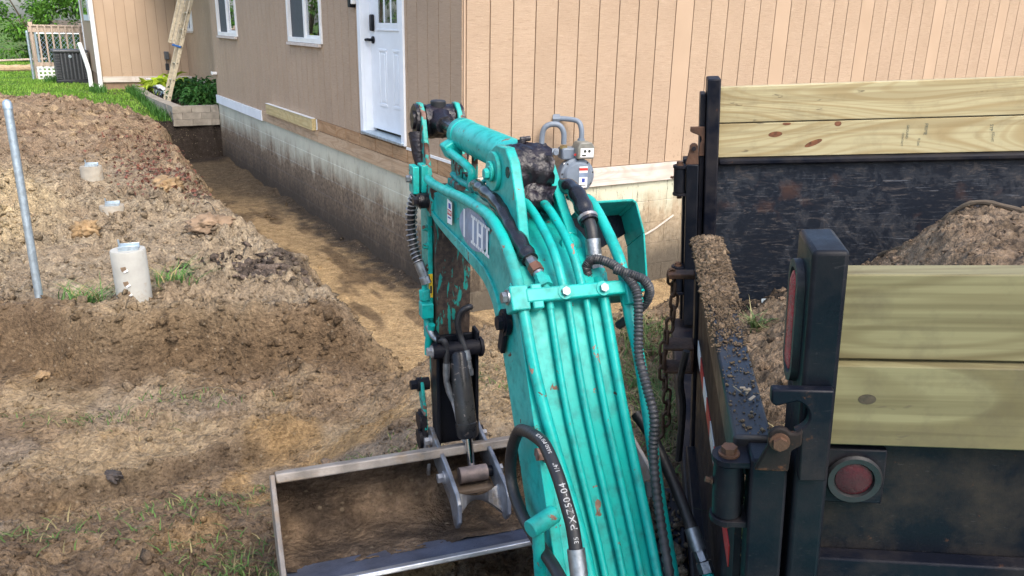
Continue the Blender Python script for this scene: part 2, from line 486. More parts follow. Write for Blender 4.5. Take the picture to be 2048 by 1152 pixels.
def m_siding(name, rough_saw=True):
    m, nt, b = newmat(name)
    v = coords(nt, 'Object', (1, 1, 9), True); v0 = coords(nt, 'Object', (1, 1, 1), True)
    saw = noi(nt, v, 13, 5, .7, .3); f = noi(nt, v, 70, 3); big = noi(nt, v0, 1.6, 3)
    oi = nd(nt, 'ShaderNodeObjectInfo')
    c = mixc(nt, ramp(nt, big, .3, .7), (.385, .277, .187), (.44, .322, .222))
    c = mixc(nt, ramp(nt, oi.outputs['Random'], 0, 1, 0, .25), c, (.44, .322, .228))
    if rough_saw:
        c = mixc(nt, ramp(nt, saw, .55, .66, 0, .5), c, (.27, .185, .12))
        c = mixc(nt, ramp(nt, saw, .44, .34, 0, .35), c, (.56, .43, .31))
    gz_ = nd(nt, 'ShaderNodeSeparateXYZ', i0=nd(nt, 'ShaderNodeNewGeometry').outputs['Position']).outputs[2]
    spl = nd(nt, 'ShaderNodeMath', {'operation': 'MULTIPLY'}, i0=ramp(nt, noi(nt, wpos(nt), 48, 4, .65), .58, .66), i1=ramp(nt, gz_, .45, 1.05, .55, 0)).outputs[0]
    c = mixc(nt, spl, c, (.20, .14, .09))
    setc(nt, b, c)
    b.inputs['Roughness'].default_value = .62
    b.inputs['Specular IOR Level'].default_value = .3
    bump(nt, b, nd(nt, 'ShaderNodeMath', {'operation': 'ADD'}, i0=saw, i1=f).outputs[0], .9 if rough_saw else .15, .004)
    return m
M['siding'] = m_siding('tan_grooved_siding')
M['siding_smooth'] = m_siding('tan_siding_smooth', False)
M['groove'] = m_simple('siding_groove', (.26, .17, .11), .8, 0, .2, 8, .1)

def m_block(name, mud_z, mud_soft, mudcol, mudcol2, base=(.50, .51, .40), speck=.0):
    m, nt, b = newmat(name)
    v = wpos(nt); vs = wpos(nt, (1, 1, .22))
    g = nd(nt, 'ShaderNodeNewGeometry'); z = nd(nt, 'ShaderNodeSeparateXYZ', i0=g.outputs['Position']).outputs[2]
    n1 = noi(nt, vs, 7, 5, .65); n2 = noi(nt, v, 26, 4, .6); n3 = noi(nt, v, 2.2, 3); f = noi(nt, v, 130, 3)
    c = mixc(nt, ramp(nt, n3, .3, .7), tuple(x * .86 for x in base), base)
    c = mixc(nt, ramp(nt, noi(nt, vs, 3, 3), .5, .75, 0, .35), c, (.36, .40, .30))
    hz = nd(nt, 'ShaderNodeMath', {'operation': 'MULTIPLY_ADD'}, i0=n1, i1=.55, i2=nd(nt, 'ShaderNodeMath', {'operation': 'MULTIPLY_ADD'}, i0=n3, i1=.35, i2=z).outputs[0]).outputs[0]
    k = ramp(nt, hz, mud_z + .45 - mud_soft, mud_z + .45 + mud_soft, 1, 0)
    mc = mixc(nt, ramp(nt, n2, .35, .68), mudcol, mudcol2)
    mc = mixc(nt, ramp(nt, hz, mud_z - .12, mud_z + .36, .88, 0), mc, (.040, .032, .028))
    c = mixc(nt, ramp(nt, k, 0, 1, 0, .94), c, mc)
    if speck:
        sp = noi(nt, vs, 42, 4, .7)
        kk = nd(nt, 'ShaderNodeMath', {'operation': 'MULTIPLY'}, i0=ramp(nt, sp, .60, .66), i1=ramp(nt, hz, mud_z + .45, mud_z + .9, speck, .12)).outputs[0]
        c = mixc(nt, kk, c, (.05, .038, .025))
    setc(nt, b, c)
    b.inputs['Roughness'].default_value = .9
    b.inputs['Specular IOR Level'].default_value = .2
    bump(nt, b, nd(nt, 'ShaderNodeMath', {'operation': 'MULTIPLY_ADD'}, i0=n2, i1=k, i2=f).outputs[0], .5, .008)
    return m
M['block_long'] = m_block('muddy_block', .02, .15, (.105, .070, .046), (.32, .235, .155), (.58, .57, .45), .5)
M['block_gable'] = m_block('sand_splashed_block', .10, .10, (.30, .225, .14), (.44, .35, .24), (.60, .60, .46), .75)
M['mortar_long'] = m_block('mortar_long', .0, .15, (.12, .09, .07), (.31, .245, .185), (.74, .74, .62), .2)
M['mortar_gable'] = m_block('mortar_gable', .10, .10, (.30, .225, .14), (.44, .35, .24), (.70, .69, .56), .5)
M['retblock'] = m_simple('retaining_block', (.30, .265, .215), .92, 0, .25, 9, .6, 70, True)

def m_glass(name):
    m, nt, b = newmat(name)
    out = nt.nodes['Material Output']
    fr = nd(nt, 'ShaderNodeFresnel', IOR=1.5).outputs[0]
    k = nd(nt, 'ShaderNodeMath', {'operation': 'MULTIPLY_ADD', 'use_clamp': True}, i0=fr, i1=1.6, i2=.16).outputs[0]
    tr = nd(nt, 'ShaderNodeBsdfTransparent', Color=(.80, .86, .86, 1))
    gl = nd(nt, 'ShaderNodeBsdfGlossy', Color=(.95, .97, 1, 1), Roughness=.015)
    mx = nd(nt, 'ShaderNodeMixShader', i0=k, i1=tr.outputs[0], i2=gl.outputs[0])
    nt.links.new(mx.outputs[0], out.inputs[0])
    return m
M['glass'] = m_glass('window_glass')
M['screen'] = m_simple('insect_screen', (.05, .06, .07), .6, 0, .15, 30, .1, 300)
M['room'] = m_simple('dim_room', (.045, .042, .04), .9, 0, .4, 3, 0)
M['curtain'] = m_simple('grey_curtain', (.30, .33, .33), .9, 0, .2, 6, .2, 40)

def m_soil(name):
    m, nt, b = newmat(name)
    at = nd(nt, 'ShaderNodeVertexColor', {'layer_name': 'tint'})
    v = wpos(nt)
    n1 = noi(nt, v, 11, 6, .7); n2 = noi(nt, v, 55, 5, .7); n3 = noi(nt, v, 230, 3, .6)
    vo = nd(nt, 'ShaderNodeTexVoronoi', i0=v, Scale=46.0)
    vo2 = nd(nt, 'ShaderNodeTexVoronoi', i0=v, Scale=120.0)
    k = mixc(nt, ramp(nt, n1, .28, .72), (.50, .48, .46), (1.36, 1.35, 1.33))
    c = mixc(nt, 1.0, at.outputs[0], k, 'MULTIPLY')
    k2 = mixc(nt, ramp(nt, n2, .3, .72), (.60, .58, .57), (1.38, 1.36, 1.32))
    c = mixc(nt, 1.0, c, k2, 'MULTIPLY')
    # scattered pale grit
    cell = nd(nt, 'ShaderNodeSeparateColor', i0=vo.outputs['Color']).outputs[0]
    gr = nd(nt, 'ShaderNodeMath', {'operation': 'MULTIPLY'}, i0=ramp(nt, cell, .90, .93), i1=ramp(nt, vo.outputs['Distance'], .2, .42, .8, 0)).outputs[0]
    c = mixc(nt, gr, c, mixc(nt, .55, c, (.44, .36, .25)))
    setc(nt, b, c)
    b.inputs['Roughness'].default_value = .93
    b.inputs['Specular IOR Level'].default_value = .18
    h = nd(nt, 'ShaderNodeMath', {'operation': 'MULTIPLY_ADD'}, i0=n2, i1=1.0, i2=nd(nt, 'ShaderNodeMath', {'operation': 'MULTIPLY'}, i0=n3, i1=.25).outputs[0]).outputs[0]
    h = nd(nt, 'ShaderNodeMath', {'operation': 'MULTIPLY_ADD'}, i0=vo2.outputs['Distance'], i1=-.15, i2=h).outputs[0]
    h = nd(nt, 'ShaderNodeMath', {'operation': 'MULTIPLY_ADD'}, i0=vo.outputs['Distance'], i1=-.6, i2=h).outputs[0]
    bump(nt, b, h, 1.0, .030)
    return m
M['soil'] = m_soil('dug_soil')

def m_tint(name, rough=.6, trans=0.0, spec=.3):
    m, nt, b = newmat(name)
    at = nd(nt, 'ShaderNodeVertexColor', {'layer_name': 'tint'})
    setc(nt, b, at.outputs[0])
    b.inputs['Roughness'].default_value = rough
    b.inputs['Specular IOR Level'].default_value = spec
    if trans:
        out = nt.nodes['Material Output']
        tl = nd(nt, 'ShaderNodeBsdfTranslucent', Color=at.outputs[0])
        mx = nd(nt, 'ShaderNodeMixShader', i0=trans, i1=b.outputs[0], i2=tl.outputs[0])
        nt.links.new(mx.outputs[0], out.inputs[0])
    return m
M['leaf'] = m_tint('leaf', .5, .3, .35)
M['blade'] = m_tint('grass_blade', .55, .3, .25)
M['crumb'] = m_tint('soil_crumb', .95, 0, .15)
M['bark'] = m_simple('bark', (.10, .075, .05), .9, 0, .4, 12, .6, 50)
# ------------------------------------------------------------------ house frame (used by terrain too)
TH = 0.5442
HC = np.array([-0.4025, 6.2913])
HU = np.array([math.cos(TH), math.sin(TH)]); HV = np.array([-math.sin(TH), math.cos(TH)])
def to_house(x, y):
    dx = x - HC[0]; dy = y - HC[1]
    return dx * HU[0] + dy * HU[1], dx * HV[0] + dy * HV[1]
def from_house(a, b):
    return HC[0] + a * HU[0] + b * HV[0], HC[1] + a * HU[1] + b * HV[1]

def gauss(a, b, ca, cb, sa, sb, amp, rot=0.0):
    c, s = math.cos(rot), math.sin(rot)
    da = (a - ca) * c + (b - cb) * s; db = -(a - ca) * s + (b - cb) * c
    return amp * np.exp(-.5 * ((da / sa) ** 2 + (db / sb) ** 2))

def zones(x, y):
    a, b = to_house(x, y)
    n = fbm(x * .9, y * .9, 3, 5)
    n2 = fbm(x * 2.6, y * 2.6, 3, 9)
    topA = -1.42 + .15 * n + .08 * n2; footA = -.92 + .06 * n
    qa = np.clip((a - topA) / (footA - topA), 0, 1)
    topB = -2.05 + .15 * n + .08 * n2; footB = -1.15
    qb = np.clip((b - topB) / (footB - topB), 0, 1)
    qe = np.clip((8.985 + .01 * n2 - b) / .04, 0, 1)
    tr = np.minimum(np.minimum(qa, qb), qe)
    tr = np.where((a > .3) & (b > .3), 1.0, tr)
    heap = gauss(a, b, -3.4, 7.5, 1.5, 1.45, .52) + gauss(a, b, -4.7, 3.6, 1.2, 2.3, .38) + gauss(a, b, -2.1, 7.3, .6, .8, .09)
    heap = heap + gauss(a, b, -1.9, 4.9, .35, 1.0, .08)
    lawn = sstep(0, .35, b - (8.75 + .75 * np.clip(-a - 1.3, 0, 1.5)) + .12 * n2) * (a < .6)
    lawn = np.maximum(lawn, sstep(17, 20, np.hypot(x, y)) * sstep(2, 6, y))
    return a, b, n, n2, tr, heap, lawn

def terrain(x, y, detail=True):
    a, b, n, n2, tr, heap, lawn = zones(x, y)
    base = .15 * sstep(8.6, 12.5, b) + .02 * n
    # dug ledge: nearer ground lies lower than the strip with the piers
    yl = 4.30 + .16 * (x + 2.0) + .16 * fbm(x * 1.3, y * .4, 2, 21)
    low = (1 - sstep(yl - .19, yl + .01, y)) * sstep(1.6, 3.4, y) * (1 - sstep(-.9, -.1, x))
    lip = np.exp(-((y - yl - .05) / .12) ** 2) * (1 - sstep(-1.2, -.6, x)) * .05
    # wheel rut
    yr = 3.42 + .727 * (x + 1.12) + .05 * fbm(x * 1.5, x * 0 + 3.0, 2, 31)
    rut = (1 - sstep(yr - .09, yr + .01, y)) * sstep(yr - .9, yr - .15, y) * (1 - sstep(-1.2, -.7, x))
    z = base + heap * (1 - lawn) - .27 * low + lip - .095 * rut
    z = z - .07 * sstep(4.2, 4.6, y) * sstep(9, 5, y) * (1 - lawn)
    z = z - .05 * sstep(-.5, .5, x) * sstep(4.5, 2.0, y)
    z = z - .09 * np.exp(-(((x + .1) / .75) ** 2 + ((y - 2.25) / .42) ** 2))
    soil = (1 - lawn)
    if detail:
        zone = sstep(4.2, 4.8, y)
        big = fbm(x * 2.1, y * 2.1, 3, 41) * .05
        bil = np.abs(fbm(x * 5.0, y * 5.0, 4, 51, .6)) * .095 + np.abs(fbm(x * 15, y * 15, 3, 61, .6)) * .038 - .04
        fine = fbm(x * 38, y * 38, 2, 65) * .006
        rough = .45 + .75 * sstep(-.25, .3, fbm(x * .9, y * .9, 2, 71))
        z = z + soil * (1 - tr) * (big + bil * rough * (.40 + .68 * zone) + fine * (.4 + .4 * zone))
        # crumbling bank
        bank = np.exp(-((tr - .45) / .3) ** 2)
        z = z + soil * bank * np.abs(fbm(x * 6, y * 6, 4, 81, .6)) * .11
    floor = -.66 + .012 * fbm(x * 3, y * 3, 3, 91) + .02 * n + .03 * sstep(7, 8.8, b)
    if detail: floor = floor + .003 * fbm(x * 16, y * 16, 2, 95)
    # sludge against the footing
    floor = floor + .05 * np.exp(-(np.minimum(np.abs(a), 5) / .16) ** 2) * (b > 0) * (.5 + n2)
    s = tr * tr * (3 - 2 * tr)
    z = z * (1 - s) + floor * s
    return z

def mixn(c0, c1, k):
    k = np.clip(k, 0, 1)[..., None]
    return c0 * (1 - k) + np.array(c1) * k

def soil_tint(x, y):
    a, b, n, n2, tr, heap, lawn = zones(x, y)
    w = fbm(x * .7 + 4, y * .7, 3, 101); w2 = fbm(x * 2.2, y * 2.2, 3, 111); w3 = fbm(x * 7, y * 7, 3, 121)
    c = np.broadcast_to(np.array((.255, .18, .115)), x.shape + (3,)).copy()
    c = mixn(c, (.185, .130, .088), sstep(-.1, .5, w + .5 * w3))
    c = mixn(c, (.33, .245, .155), sstep(.05, .5, -w + .4 * w2))
    # grey-tan loose spoil between ledge and trench
    k = sstep(4.3, 4.7, y + .1 * w2) * (1 - sstep(-.6, 0.4, x)) * (1 - lawn)
    c = mixn(c, (.36, .29, .21), k * (.78 + .35 * w2))
    c = mixn(c, (.10, .08, .066), k * sstep(.25, .55, fbm(x * 2.4, y * 2.4, 3, 131)) * sstep(-2.4, -1.3, a))
    # tan gravel heap, left
    c = mixn(c, (.52, .405, .25), sstep(.16, .34, gauss(a, b, -4.1, 2.4, 1.0, 1.5, .6)) * (.8 + .4 * w2))
    # leafy brown earth on the far heap
    c = mixn(c, (.24, .165, .11), sstep(3.4, 5.0, b) * (1 - lawn) * (.75 + .5 * w2))
    c = mixn(c, (.40, .295, .19), sstep(4.4, 6.0, b) * (1 - lawn) * sstep(.15, .45, w3 + .4 * w))
    # brown cut face of the ledge, its shade put in the tint; foreground clay
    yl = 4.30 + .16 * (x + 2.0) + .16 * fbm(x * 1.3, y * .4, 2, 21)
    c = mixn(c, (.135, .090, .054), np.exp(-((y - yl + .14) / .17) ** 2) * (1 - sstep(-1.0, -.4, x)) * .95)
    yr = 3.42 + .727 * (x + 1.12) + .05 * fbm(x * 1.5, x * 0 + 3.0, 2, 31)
    c = mixn(c, (.105, .075, .052), np.exp(-((y - yr + .06) / .075) ** 2) * (1 - sstep(-1.3, -.8, x)) * (.75 + .4 * w2))  # dark wet soil along the rut, the step's shade put in the tint
    c = mixn(c, (.36, .235, .115), sstep(.2, .5, fbm(x * 1.6 + 7, y * 1.6, 3, 141)) * sstep(4.2, 3.6, y) * .8)
    c = mixn(c, (.25, .21, .175), sstep(.25, .5, fbm(x * 1.2 - 3, y * 1.2, 3, 151)) * sstep(4.2, 3.6, y) * .5)
    # trench floor: orange clay and dark smears; black at the wall and far end
    fl = np.broadcast_to(np.array((.37, .26, .145)), x.shape + (3,)).copy()
    fl = mixn(fl, (.16, .11, .065), sstep(0, .4, fbm(a * 4, b * 1.1, 3, 161)))
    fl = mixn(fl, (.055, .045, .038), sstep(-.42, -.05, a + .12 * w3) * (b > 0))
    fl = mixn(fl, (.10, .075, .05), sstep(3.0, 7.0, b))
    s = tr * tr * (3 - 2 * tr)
    c = mixn(c, (.22, .16, .105), np.exp(-((tr - .5) / .3) ** 2) * .6)
    c = c * (1 - s[..., None]) + fl * s[..., None]
    g = np.broadcast_to(np.array((.10, .20, .032)), x.shape + (3,)).copy()
    g = mixn(g, (.085, .14, .03), sstep(-.2, .4, w2))
    g = mixn(g, (.11, .11, .05), sstep(.25, .6, w3))
    c = np.clip(c * (1.22 + .06 * s[..., None]), 0, .62) * np.array([.97, 1.0, .99])
    lw = lawn * (1 - tr)
    c = c * (1 - lw[..., None]) + g * lw[..., None]
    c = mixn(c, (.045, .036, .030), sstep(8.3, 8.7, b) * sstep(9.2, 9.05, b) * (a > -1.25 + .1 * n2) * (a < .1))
    c = mixn(c, (.23, .22, .21), sstep(1.0, -2.0, y) * .9)          # unseen ground behind the machine, greyed to keep green reflections off the steel
    return np.clip(c, .01, .9)

def fan(r, th):
    Rr, Tt = np.meshgrid(r, th, indexing='ij')
    return Rr * np.sin(Tt), Rr * np.cos(Tt)
_r = np.concatenate([np.geomspace(.35, 1.3, 40)[:-1], np.geomspace(1.3, 18, 690)[:-1], np.geomspace(18, 900, 90)])
_t = np.concatenate([np.linspace(-math.pi, -.86, 60)[:-1], np.linspace(-.86, .80, 540)[:-1], np.linspace(.80, math.pi, 60)])
_x, _y = fan(_r, _t)
_z = terrain(_x, _y)
_V = np.stack([_x, _y, _z], -1).reshape(-1, 3)
_nr, _ntt = _x.shape
_i = np.arange(_nr * _ntt).reshape(_nr, _ntt)
_F = np.stack([_i[:-1, :-1], _i[1:, :-1], _i[1:, 1:], _i[:-1, 1:]], -1).reshape(-1, 4)[:, ::-1]
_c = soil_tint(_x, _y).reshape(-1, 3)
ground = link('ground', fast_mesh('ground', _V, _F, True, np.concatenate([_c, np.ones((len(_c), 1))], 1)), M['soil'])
tag(ground, 'dug-up brown soil, open trench and lawn around the house', 'ground', kind='structure')
def gh(x, y):
    return float(terrain(np.array([float(x)]), np.array([float(y)]))[0])

# ------------------------------------------------------------------ loose crumbs of soil
_ico_v = []
_p = (1 + 5 ** .5) / 2
for s1 in (-1, 1):
    for s2 in (-1, 1):
        _ico_v += [(0, s1, s2 * _p), (s1, s2 * _p, 0), (s2 * _p, 0, s1)]
_ico_v = np.array(_ico_v, float); _ico_v /= np.linalg.norm(_ico_v[0])
def _ico_faces():
    e = min(np.linalg.norm(_ico_v[0] - _ico_v[j]) for j in range(1, 12)) * 1.05; out = []
    for i in range(12):
        for j in range(i + 1, 12):
            for k in range(j + 1, 12):
                if all(np.linalg.norm(_ico_v[p] - _ico_v[q]) < e for p, q in ((i, j), (j, k), (i, k))):
                    a, b, c = _ico_v[i], _ico_v[j], _ico_v[k]
                    out.append((i, j, k) if np.dot(np.cross(b - a, c - a), a) > 0 else (i, k, j))
    return np.array(out)
_ico_f = _ico_faces()
def crumbs(P, size, tint, squash=.7):
    n = len(P)
    J = _ico_v[None] * (1 + .40 * RNG.standard_normal((n, 12, 1)))
    J = J * size[:, None, None] * (np.array([1, 1, squash]) * (1 + .3 * RNG.standard_normal((n, 1, 3))))
    an = RNG.uniform(0, 2 * np.pi, n); c, s = np.cos(an)[:, None], np.sin(an)[:, None]
    X = J[..., 0] * c - J[..., 1] * s; Y = J[..., 0] * s + J[..., 1] * c
    V = np.stack([X, Y, J[..., 2]], -1) + P[:, None, :]
    F = (_ico_f[None] + (np.arange(n) * 12)[:, None, None]).reshape(-1, 3)
    col = np.repeat(np.concatenate([tint, np.ones((n, 1))], 1), 12, 0)
    return V.reshape(-1, 3), F, col
_n = 74000
_rr = np.exp(RNG.uniform(math.log(1.5), math.log(13), _n)); _tt = RNG.uniform(-.80, .62, _n)
_cx, _cy = _rr * np.sin(_tt), _rr * np.cos(_tt)
_a, _b, _nn, _n2, _tr, _hp, _lw = zones(_cx, _cy)
_dens = fbm(_cx * 1.7, _cy * 1.7, 3, 171)
_keep = (_lw < .3) & ((_tr < .7) | (RNG.random(_n) < .07)) & ((_a < -.05) | (_b < -.05)) & (RNG.random(_n) < (.45 + .8 * _dens) * (1 - .5 * sstep(5.0, 3.0, _rr)))
_cx, _cy = _cx[_keep], _cy[_keep]
_cz = terrain(_cx, _cy)
_sz = np.clip(.0030 * np.exp(RNG.normal(0, .6, len(_cx))) * (_rr[_keep] ** .62), .0025, .035)
_near = sstep(5.0, 3.0, np.hypot(_cx, _cy)); _sz = _sz * (1 - .55 * _near)
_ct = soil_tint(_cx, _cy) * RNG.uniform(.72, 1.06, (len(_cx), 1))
_ct = np.where((RNG.random(len(_cx)) < .02)[:, None], np.array((.44, .34, .23)) * RNG.uniform(.7, 1.1, (len(_cx), 1)), _ct)
_sets = [(_cx, _cy, _cz, _sz, _ct)]
# finer crumbs close by, bigger clods on the spoil
for (_m, _r0, _r1, _med, _sg, _lo, _hi, _zone) in ((34000, 1.5, 5.2, .0046, .50, .70, 1.05, 0), (10000, 4.4, 13.0, .0145, .50, .72, 1.05, 1)):
    _rq = np.exp(RNG.uniform(math.log(_r0), math.log(_r1), _m)); _tq = RNG.uniform(-.78, .60, _m)
    _xq, _yq = _rq * np.sin(_tq), _rq * np.cos(_tq)
    _a, _b, _nn, _n2, _tr, _hp, _lw = zones(_xq, _yq)
    _kq = (_lw < .3) & (_tr < (.6 if _zone else .5)) & ((_a < -.1) | (_b < -.1))
    if _zone: _kq &= (_xq < .4) & (_yq > 4.2) & (RNG.random(_m) < .5 + .9 * fbm(_xq * 1.4, _yq * 1.4, 3, 181))
    else: _kq &= (RNG.random(_m) < .55 + .7 * fbm(_xq * 2.3, _yq * 2.3, 3, 183))
    _xq, _yq = _xq[_kq], _yq[_kq]
    _sq = np.clip(_med * np.exp(RNG.normal(0, _sg, len(_xq))), .002, .055)
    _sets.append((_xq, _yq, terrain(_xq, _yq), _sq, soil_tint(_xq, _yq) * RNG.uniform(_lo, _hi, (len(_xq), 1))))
_cx, _cy, _cz, _sz, _ct = [np.concatenate([q[i] for q in _sets]) for i in range(5)]
_v, _f, _cc = crumbs(np.stack([_cx, _cy, _cz + _sz * .1], -1), _sz, np.clip(_ct, .01, .8), .8)
tag(link('soil_crumbs', fast_mesh('soil_crumbs', _v, _f, True, _cc), M['soil']), 'loose crumbs and pebbles scattered over the dug soil', 'soil crumbs', kind='stuff')
# ------------------------------------------------------------------ the house
house = empty('house', (HC[0], HC[1], 0), TH)
tag(house, 'tan vertical-siding house on a block foundation, white back door', 'house')
ZT = 2.75
_cache = {}
def slab(name, mat, x0, x1, y0, y1, z0, z1, parent=house):
    """box part sharing its mesh with others of the same size and material"""
    key = (name, round(x1 - x0, 4), round(y1 - y0, 4), round(z1 - z0, 4), mat.name)
    if key not in _cache:
        mb = MB(); mb.box(0, x1 - x0, 0, y1 - y0, 0, z1 - z0)
        _cache[key] = mb.mesh(name, 0); _cache[key].materials.append(mat)
    return link(name, _cache[key], None, parent, (x0, y0, z0))
def cut(rects, hole):
    out = []
    h0, h1, g0, g1 = hole
    for (p0, p1, q0, q1) in rects:
        if p1 <= h0 or p0 >= h1 or q1 <= g0 or q0 >= g1:
            out.append((p0, p1, q0, q1)); continue
        if q0 < g0: out.append((p0, p1, q0, g0))
        if q1 > g1: out.append((p0, p1, g1, q1))
        m0, m1 = max(q0, g0), min(q1, g1)
        if p0 < h0: out.append((p0, h0, m0, m1))
        if p1 > h1: out.append((h1, p1, m0, m1))
    return [r for r in out if r[1] - r[0] > .004 and r[3] - r[2] > .004]

WINS = [(3.24, 4.50, 1.385, 2.50), (7.11, 8.40, 1.385, 2.50)]
DOOR = (1.06, 2.14, .565, 2.80)
G = .005
# gable wall, facing the machine: grooved siding strips
g0 = .0195
slab('siding', M['siding_smooth'], .0, g0 - G, -.010, 0, .468, ZT)
for i in range(44):
    x0, x1 = g0 + .2032 * i, g0 + .2032 * (i + 1)
    slab('siding', M['siding_smooth'] if i % 6 == 4 and i > 8 else M['siding'], x0 + G, x1 - G, -.010, 0, .468, ZT)
slab('wall', M['groove'], 0, 9.0, .002, .12, .30, ZT)
# long wall with door and windows
for j in range(-1, 44):
    b0, b1 = .1948 + .2032 * j, .1948 + .2032 * (j + 1)
    b0 = max(b0, .0); b1 = min(b1, 8.94)
    if b1 - b0 < .03: continue
    rs = [(b0 + G, b1 - G, .56 if b0 < 5.6 else .425, ZT)]
    for h in WINS + [DOOR]: rs = cut(rs, h)
    for (p0, p1, q0, q1) in rs: slab('siding', M['siding'], -.010, 0, p0, p1, q0, q1)
rs = [(.12, 8.94, .30, ZT)]
for h in WINS + [DOOR]: rs = cut(rs, h)
for (p0, p1, q0, q1) in rs: slab('wall', M['groove'], .002, .12, p0, p1, q0, q1)
slab('siding', M['siding'], 0.002, .455, 8.942, 8.955, .425, ZT)
# recessed long wall beyond, and the wing wall facing the camera
W3 = (13.05, 13.65, 1.385, 2.5)
for j in range(0, 26):
    b0, b1 = 8.96 + .2032 * j, min(8.96 + .2032 * (j + 1), 14.0)
    if b1 - b0 < .02: continue
    rs = cut([(b0 + G, b1 - G, .43, ZT)], W3)
    for (p0, p1, q0, q1) in rs: slab('siding', M['siding'], .445, .455, p0, p1, q0, q1)
rs = cut([(8.96, 14.0, .2, ZT)], W3)
for (p0, p1, q0, q1) in rs: slab('wall', M['groove'], .457, .55, p0, p1, q0, q1)
gx = -1.115
xs = [-1.296] + [gx + .2 * k for k in range(8)] + [.445]
for x0, x1 in zip(xs, xs[1:]):
    slab('siding', M['siding_smooth'], x0 + G * .7, x1 - G * .7, 13.99, 14.0, .434, ZT)
slab('wall', M['groove'], -1.296, .455, 14.002, 14.1, .1, ZT)
slab('siding', M['siding_smooth'], -1.306, -1.296, 14.0, 17.5, .434, ZT)
slab('wall', M['groove'], -1.294, -1.2, 14.1, 17.5, .1, ZT)
# baseboards and sills
slab('baseboard', M['whitewood'], -.02, 4.2, -.032, .0, .305, .462)
slab('baseboard', M['whitewood'], 4.206, 9.0, -.032, .0, .305, .462)
slab('baseboard', M['white'], -.034, 0, 6.0, 8.93, .290, .421)
slab('sill_board', M['sillwood'], -.022, 0, -.02, 3.545, .300, .430)
slab('sill_board', M['sillwood'], -.022, 0, 3.555, 5.995, .300, .430)
slab('sill_board', M['yelwood'], -.060, -.012, 3.62, 5.62, .428, .560)
for (p0, p1, q) in ((.0, .42, .555), (.425, 1.02, .55), (1.03, 1.36, .552), (1.365, 1.78, .556), (1.786, 2.22, .553), (2.225, 2.62, .557), (2.626, 2.93, .553), (2.935, 3.545, .556)):
    slab('sheathing_board', M['oldwood'], -.018, 0, p0 + .003, p1 - .003, .436, q)
slab('flashing_strip', M['offwhite'], -.024, -.012, .04, 1.04, .553, .575)
slab('flashing_strip', M['offwhite'], -.066, -.02, 3.62, 5.62, .560, .566)
slab('flashing_strip', M['offwhite'], -.026, -.020, 3.552, 3.575, .44, .56)
slab('baseboard', M['whitewood'], -1.30, .44, 13.965, 13.99, .315, .432)
slab('baseboard', M['whitewood'], .42, .445, 8.96, 13.96, .315, .43)
# foundation blocks, course by course
zs = [.302, .115, -.0882, -.2914, -.4946, -.70]
for k in range(5):
    zt, zb = zs[k] - .005, zs[k + 1] + .005
    off = .2032 * (k % 2)
    for i in range(-1, 23):
        b0, b1 = .4064 * i + off, .4064 * (i + 1) + off
        b0, b1 = max(b0, 0), min(b1, 8.94)
        if b1 - b0 > .06: slab('block', M['block_long'], 0.0, .16, b0 + .0015, b1 - .0015, zb + (.0025 if k else 0), zt - (.0025 if k > 1 else 0))
        a0, a1 = .49 + .4064 * (i - 1) - off, .49 + .4064 * i - off
        a0, a1 = max(a0, .0), min(a1, 9.0)
        if a1 - a0 > .06: slab('block', M['block_gable'], max(a0, .162 if k % 2 else .004) + .005, a1 - .005, -.002, .156, zb, zt)
slab('mortar', M['mortar_long'], .0022, .15, .02, 8.94, -.72, .30)
slab('mortar', M['mortar_gable'], .02, 9.0, .0015, .15, -.72, .30)
slab('footing', M['mortar_long'], -.07, .2, -.06, 8.94, -.78, -.685)
slab('block_course', M['concrete'], -1.28, .44, 14.01, 14.1, -.05, .314)
slab('block_course', M['concrete'], .46, .55, 8.96, 14.0, -.05, .314)
# roof slab with overhang
slab('roof', M['room'], -.3, 9.4, -.3, 17.6, ZT, ZT + .12)
slab('roof', M['room'], -1.6, -.302, 13.7, 17.6, ZT, ZT + .12)
# corner trim, downspout
dm = MB(); dm.tube([(-1.355, 13.95, 2.7), (-1.355, 13.95, .33), (-1.36, 13.93, .25), (-1.42, 13.90, .185), (-1.50, 13.86, .17)], .045, 10)
dm.build('downspout', M['offwhite'], house)
slab('corner_trim', M['white'], -1.325, -1.306, 17.38, 17.5, .43, ZT)
slab('window', M['white'], -1.325, -1.306, 15.2, 16.6, 1.55, 2.6)
slab('pane', M['glass'], -1.330, -1.326, 15.35, 16.45, 1.68, 2.5)

